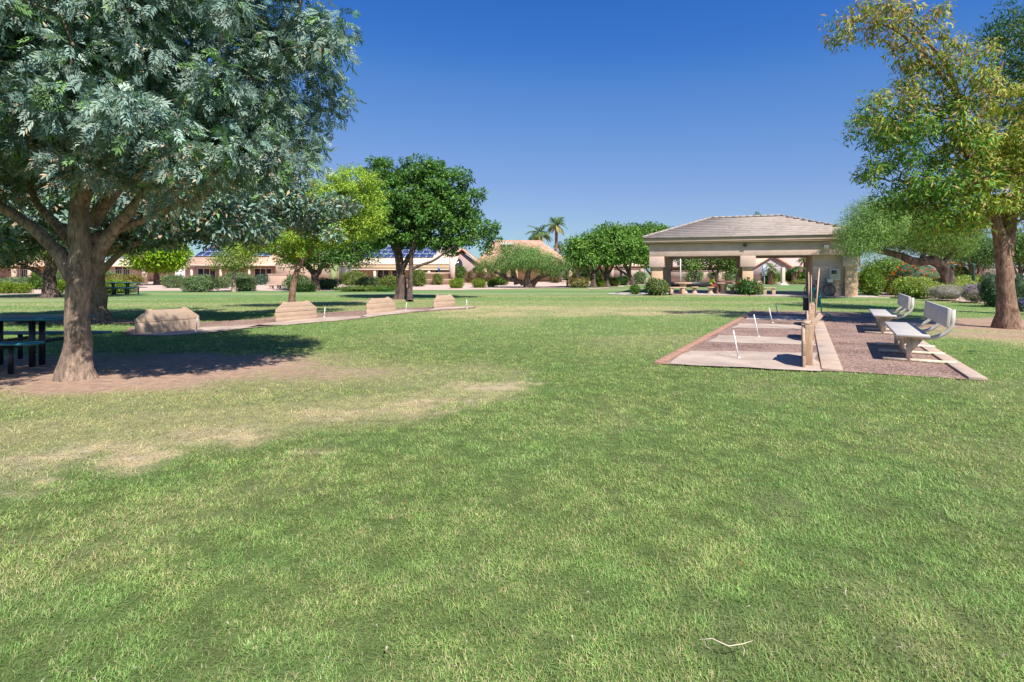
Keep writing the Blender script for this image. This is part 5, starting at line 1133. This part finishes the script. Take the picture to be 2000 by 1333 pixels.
# terracotta house
Y = 74; h4 = empty('house', (X_(1010, Y), Y, 0), 'house with large terracotta hipped roof and skylights behind the mesquite', 'house', 'houses beyond the gravel')
zt = Z_(516, Y)
b = MB(); walls(b, X_(935, Y), X_(1100, Y), Y+2.2, Y+14, zt); b.build('wall', M['stucco_tan'], h4)
b = MB(); xa, xb = X_(925, Y), X_(1118, Y); V = [(xa, Y, zt), (xb, Y, zt), (xb, Y+16, zt), (xa, Y+16, zt), (X_(968, Y+8), Y+8, Z_(469, Y+8)), (X_(1056, Y+8), Y+8, Z_(470, Y+8)), (xa, Y, zt-.2), (xb, Y, zt-.2), (xb, Y+16, zt-.2), (xa, Y+16, zt-.2)]
b.add(V, [(0,1,5,4), (1,2,5), (2,3,4,5), (3,0,4), (6,7,1,0), (7,8,2,1), (8,9,3,2), (9,6,0,3), (9,8,7,6)]); b.build('roof', M['roof_terra'], h4)
for px in (985, 998):
    b = MB(); b.box((X_(px, Y+7), Y+5.6, Z_(478, Y+5.6)+.1), (.9, .8, .35)); b.build('skylight', M['white'], h4, bevel=.05)
for px in (947, 972, 993, 1008):
    b = MB(); b.box((X_(px, Y), Y+.5, zt/2-.1), (.5, .4, zt-.2)); b.build('porch_post', M['stucco_tan'], h4)
door(h4, X_(955, Y+2.2), X_(968, Y+2.2), Y+2.2, .1, 2.3, 1); door(h4, X_(978, Y+2.2), X_(990, Y+2.2), Y+2.2, .1, 2.3, 1); door(h4, X_(998, Y+2.2), X_(1006, Y+2.2), Y+2.2, .1, 2.3, 1)
b = MB(); w0, w1 = X_(886, 69), X_(934, 69); wm = X_(902, 69); zz = Z_(488, 69)
b.slab([(w0, 69, 0), (w1, 69, 0), (w1, 69, zt-.2), (wm, 69, zz-.4), (w0, 69, zt+.8)], (0, 4.9, 0)); b.build('gable_wall', mat('stucco_mauve', (.34, .25, .23), .9, .1, 1), h4)
b = MB(); b.slab([(wm, 68.6, zz), (w1+.5, 68.6, zt-.4), (w1+.5, 78, zt-.4), (wm, 78, zz)], (0, 0, .2)); b.slab([(wm-.01, 68.6, zz), (w0-.4, 68.6, zt+.5), (w0-.4, 78, zt+.5), (wm-.01, 78, zz)], (0, 0, .2)); b.build('gable_roof', M['roof_terra'], h4)
b = MB(); pts = [(X_(893, 69)+.7*math.cos(a), 68.96, 2.3+.9*math.sin(a)) for a in np.linspace(0, PI, 9)]+[(X_(893, 69)-.7, 68.96, .8), (X_(893, 69)+.7, 68.96, .8)]; b.slab(pts, (0, -.05, 0)); b.build('arched_window', M['glass'], h4)
# houses at left behind the fence
Y = 76; h1 = empty('house', (X_(60, Y), Y, 0), 'low house with orange tile roof behind the iron fence at far left', 'house', 'houses beyond the gravel')
zt = Z_(519, Y); b = MB(); walls(b, X_(-40, Y), X_(135, Y), Y+2, Y+11, zt); b.build('wall', mat('stucco_rust', (.35, .17, .10), .9, .1, 1), h1)
b = MB(); hip(b, X_(-50, Y), X_(140, Y), Y, Y+13, zt, Z_(500, Y+6)); b.build('roof', M['roof_salmon'], h1)
door(h1, X_(40, Y+2), X_(70, Y+2), Y+2, .1, 2.2, 2)
h2 = empty('house', (X_(225, Y), Y, 0), 'low house with pale peach roof seen between the ash trunks and citrus tree', 'house', 'houses beyond the gravel')
b = MB(); walls(b, X_(160, Y), X_(300, Y), Y+2, Y+11, zt); b.build('wall', M['stucco_pink'], h2); b = MB(); hip(b, X_(155, Y), X_(305, Y), Y, Y+13, zt, Z_(496, Y+6)); b.build('roof', M['roof_pale'], h2)
door(h2, X_(225, Y+2), X_(255, Y+2), Y+2, .1, 2.2, 2)
# houses behind the pavilion
Y = 84; h5 = empty('house', (X_(1500, Y), Y, 0), 'house with grey gable and pink tile roof seen through the right pavilion opening', 'house', 'houses behind the pavilion')
b = MB(); b.slab([(X_(1462, Y), Y, 0), (X_(1552, Y), Y, 0), (X_(1552, Y), Y, Z_(528, Y)), (X_(1508, Y), Y, Z_(501, Y)), (X_(1462, Y), Y, Z_(528, Y))], (0, 9, 0)); b.build('gable_wall', mat('stucco_grey', (.34, .29, .30), .9, .08, 1), h5)
b = MB(); b.slab([(X_(1508, Y), Y-.5, Z_(500, Y)), (X_(1556, Y), Y-.5, Z_(529, Y)), (X_(1556, Y), Y+10, Z_(529, Y)), (X_(1508, Y), Y+10, Z_(500, Y))], (0, 0, .2)); b.slab([(X_(1508, Y)-.01, Y-.5, Z_(500, Y)), (X_(1458, Y), Y-.5, Z_(530, Y)), (X_(1458, Y), Y+10, Z_(530, Y)), (X_(1508, Y)-.01, Y+10, Z_(500, Y))], (0, 0, .2)); b.build('gable_roof', M['roof_salmon'], h5)
b = MB(); hip(b, X_(1500, Y+10), X_(1680, Y+10), Y+10.5, Y+26, Z_(520, Y+10), Z_(492, Y+18)); b.build('roof', mat('roof_tile_rose', (.56, .38, .32), .9, .12, 1.2), h5)
b = MB(); walls(b, X_(1505, Y+10), X_(1675, Y+10), Y+11, Y+25, Z_(520, Y+10)); b.build('wall', M['stucco_pink'], h5)
Y = 80; h6 = empty('house', (X_(1380, Y), Y, 0), 'house with pinkish tile roof and dark porch seen through the left pavilion opening', 'house', 'houses behind the pavilion')
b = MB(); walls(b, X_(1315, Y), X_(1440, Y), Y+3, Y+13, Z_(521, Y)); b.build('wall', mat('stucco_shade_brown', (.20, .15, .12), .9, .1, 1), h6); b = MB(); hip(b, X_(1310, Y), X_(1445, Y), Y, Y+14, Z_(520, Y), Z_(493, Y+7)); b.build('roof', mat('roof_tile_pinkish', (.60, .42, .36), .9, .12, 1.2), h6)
door(h6, X_(1370, Y+3), X_(1400, Y+3), Y+3, .1, 2.2, 3)
Y = 88; h7 = empty('house', (X_(1215, Y), Y, 0), 'pale house with cream roof half hidden by the row trees left of the pavilion', 'house', 'houses behind the pavilion')
b = MB(); walls(b, X_(1120, Y), X_(1262, Y), Y+1, Y+12, Z_(520, Y)); b.build('wall', M['stucco_pink'], h7); b = MB(); hip(b, X_(1110, Y), X_(1270, Y), Y, Y+13, Z_(519, Y), Z_(490, Y+6)); b.build('roof', M['roof_pale'], h7)
door(h7, X_(1200, Y+1), X_(1225, Y+1), Y+1, .5, 2.3, 3, 'window')
# block walls
def bwall(px0, px1, Y0, Y1, h, label, m='blockwall'):
    a = (X_(px0, Y0), Y0); c_ = (X_(px1, Y1), Y1); L_ = math.hypot(c_[0]-a[0], c_[1]-a[1]); an = math.atan2(c_[1]-a[1], c_[0]-a[0]); b = MB()
    b.box(((a[0]+c_[0])/2, (a[1]+c_[1])/2, h/2), (L_, .2, h), an); b.box(((a[0]+c_[0])/2, (a[1]+c_[1])/2, h+.04), (L_+.04, .28, .09), an)
    for k in range(int(L_/4)+1): t = k*4/L_; b.box((a[0]+(c_[0]-a[0])*t, a[1]+(c_[1]-a[1])*t, (h+.12)/2), (.42, .42, h+.12), an)
    tag(b.build('block_wall', M[m], origin=(a[0], a[1], 0)), label, 'wall')
bwall(1196, 1258, 72, 70, 1.75, 'pinkish block wall behind the leaning row tree')
bwall(1300, 1450, 74, 70, 1.5, 'shaded block wall behind the left pavilion opening')
bwall(1690, 1900, 62, 56, 1.6, 'tan block wall right of the pavilion behind the flower bed')
bwall(1895, 2060, 54, 50, 1.9, 'grey-purple block wall behind the right trunk')
# iron fences
def ifence(px0, px1, Y, h, label, pillars=()):
    x0, x1 = X_(px0, Y), X_(px1, Y); root = empty('iron_fence', (x0, Y, 0), label, 'fence', 'iron garden fences'); b = MB(); n = int((x1-x0)/.24)
    for k in range(n+1): b.box((x0+(x1-x0)*k/n, Y, h/2), (.035, .035, h))
    b.build('bars', M['fence'], root); b = MB(); b.box(((x0+x1)/2, Y, h), (x1-x0, .05, .06)); b.box(((x0+x1)/2, Y, .2), (x1-x0, .05, .05)); b.build('rails', M['fence'], root)
    for px in pillars: b = MB(); b.box((X_(px, Y), Y, (h+.1)/2), (.42, .42, h+.1)); b.build('pillar', M['stucco_pink'], root)
ifence(-30, 66, 64, Z_(527, 64), 'dark iron fence with pale pillars at far left', (28, 60)); ifence(66, 180, 64, Z_(528, 64), 'dark iron fence running behind the ash trunks', ())
ifence(190, 285, 64, Z_(527, 64), 'iron fence between the ash trunks and the citrus tree', (283,)); ifence(1092, 1126, 66, Z_(526, 66), 'short iron fence right of the mesquite', (1114,))
# posts, lights
for px, yt, Y, lab in ((1860, 519, 33, 'shorter dark round-top post in the flower bed'), (1901, 515, 32, 'taller dark green post at the right of the flower bed')):
    x = X_(px, Y); b = MB(); b.lathe((x, Y, 0), [(.09, 0), (.09, Z_(yt, Y)-.1), (.10, Z_(yt, Y)-.09), (.08, Z_(yt, Y)-.02), (.02, Z_(yt, Y))], 12); tag(b.build('bollard_post', mat('post_green', (.05, .11, .10), .5), origin=(x, Y, 0)), lab, 'post')
x = X_(1529, 58); b = MB(); b.box((x, 58, 1.05), (.34, .34, 1.7)); b.box((x, 58, .1), (.9, .9, .2), taper=.5); tag(b.build('garden_post', M['trimcream'], origin=(x, 58, 0), bevel=.01), 'white square post with flared foot behind the pavilion', 'post')
x = X_(1493, 60); b = MB(); b.box((x, 60, 1.6), (.42, .3, 1.2)); b.tube([(x, 60, 0), (x, 60, 1.1)], [.05, .05], 6); tag(b.build('pale_sign', mat('pale_blue', (.5, .58, .68), .5), origin=(x, 60, 0)), 'pale bluish upright box right of the middle pavilion column', 'sign')
x = X_(1329, 52); b = MB(); b.tube([(x, 52, 0), (x, 52, 3.4)], [.07, .05], 8); tag(b.build('light_pole', M['white'], origin=(x, 52, 0)), 'thin white pole seen through the left pavilion opening', 'pole')
x = X_(1213, 62); b = MB(); b.lathe((x, 62, 0), [(.12, 0), (.1, 1.1), (.16, 1.15), (.12, 1.5), (.02, 1.6)], 10); tag(b.build('bollard_light', M['dark'], origin=(x, 62, 0)), 'dark bollard light in front of the pinkish block wall', 'light')
x = X_(1108, 52); b = MB(); b.lathe((x, 52, 0), [(.1, 0), (.08, .6), (.13, .65), (.02, .8)], 10); tag(b.build('bollard_light', M['dark'], origin=(x, 52, 0)), 'small dark bollard light on the gravel right of the mesquite', 'light')
# white car glimpsed over the hedge at the right edge
Y = 44; x = X_(2020, Y); car = empty('parked_car', (x, Y, 0), 'white car whose roof shows above the bush at the right edge', 'car'); b = MB()
P = [(-2.2, .35), (2.2, .35), (2.25, .75), (1.4, .95), (.75, 1.42), (-.9, 1.45), (-1.7, .98), (-2.25, .85)]
b.slab([(x+a, Y-.85, z) for a, z in P], (0, 1.7, 0)); b.build('body', M['white'], car, bevel=.08)
b = MB(); b.slab([(x+a, Y-.862, z) for a, z in [(-1.45, .98), (1.15, .98), (.65, 1.36), (-.85, 1.38)]], (0, .03, 0)); b.build('window', M['glass'], car)
for s in (-1.35, 1.35):
    for t in (-.78, .78): b = MB(); b.tube([(x+s, Y+t-.1, .33), (x+s, Y+t+.1, .33)], [.33, .33], 18); b.build('wheel', M['dark'], car)
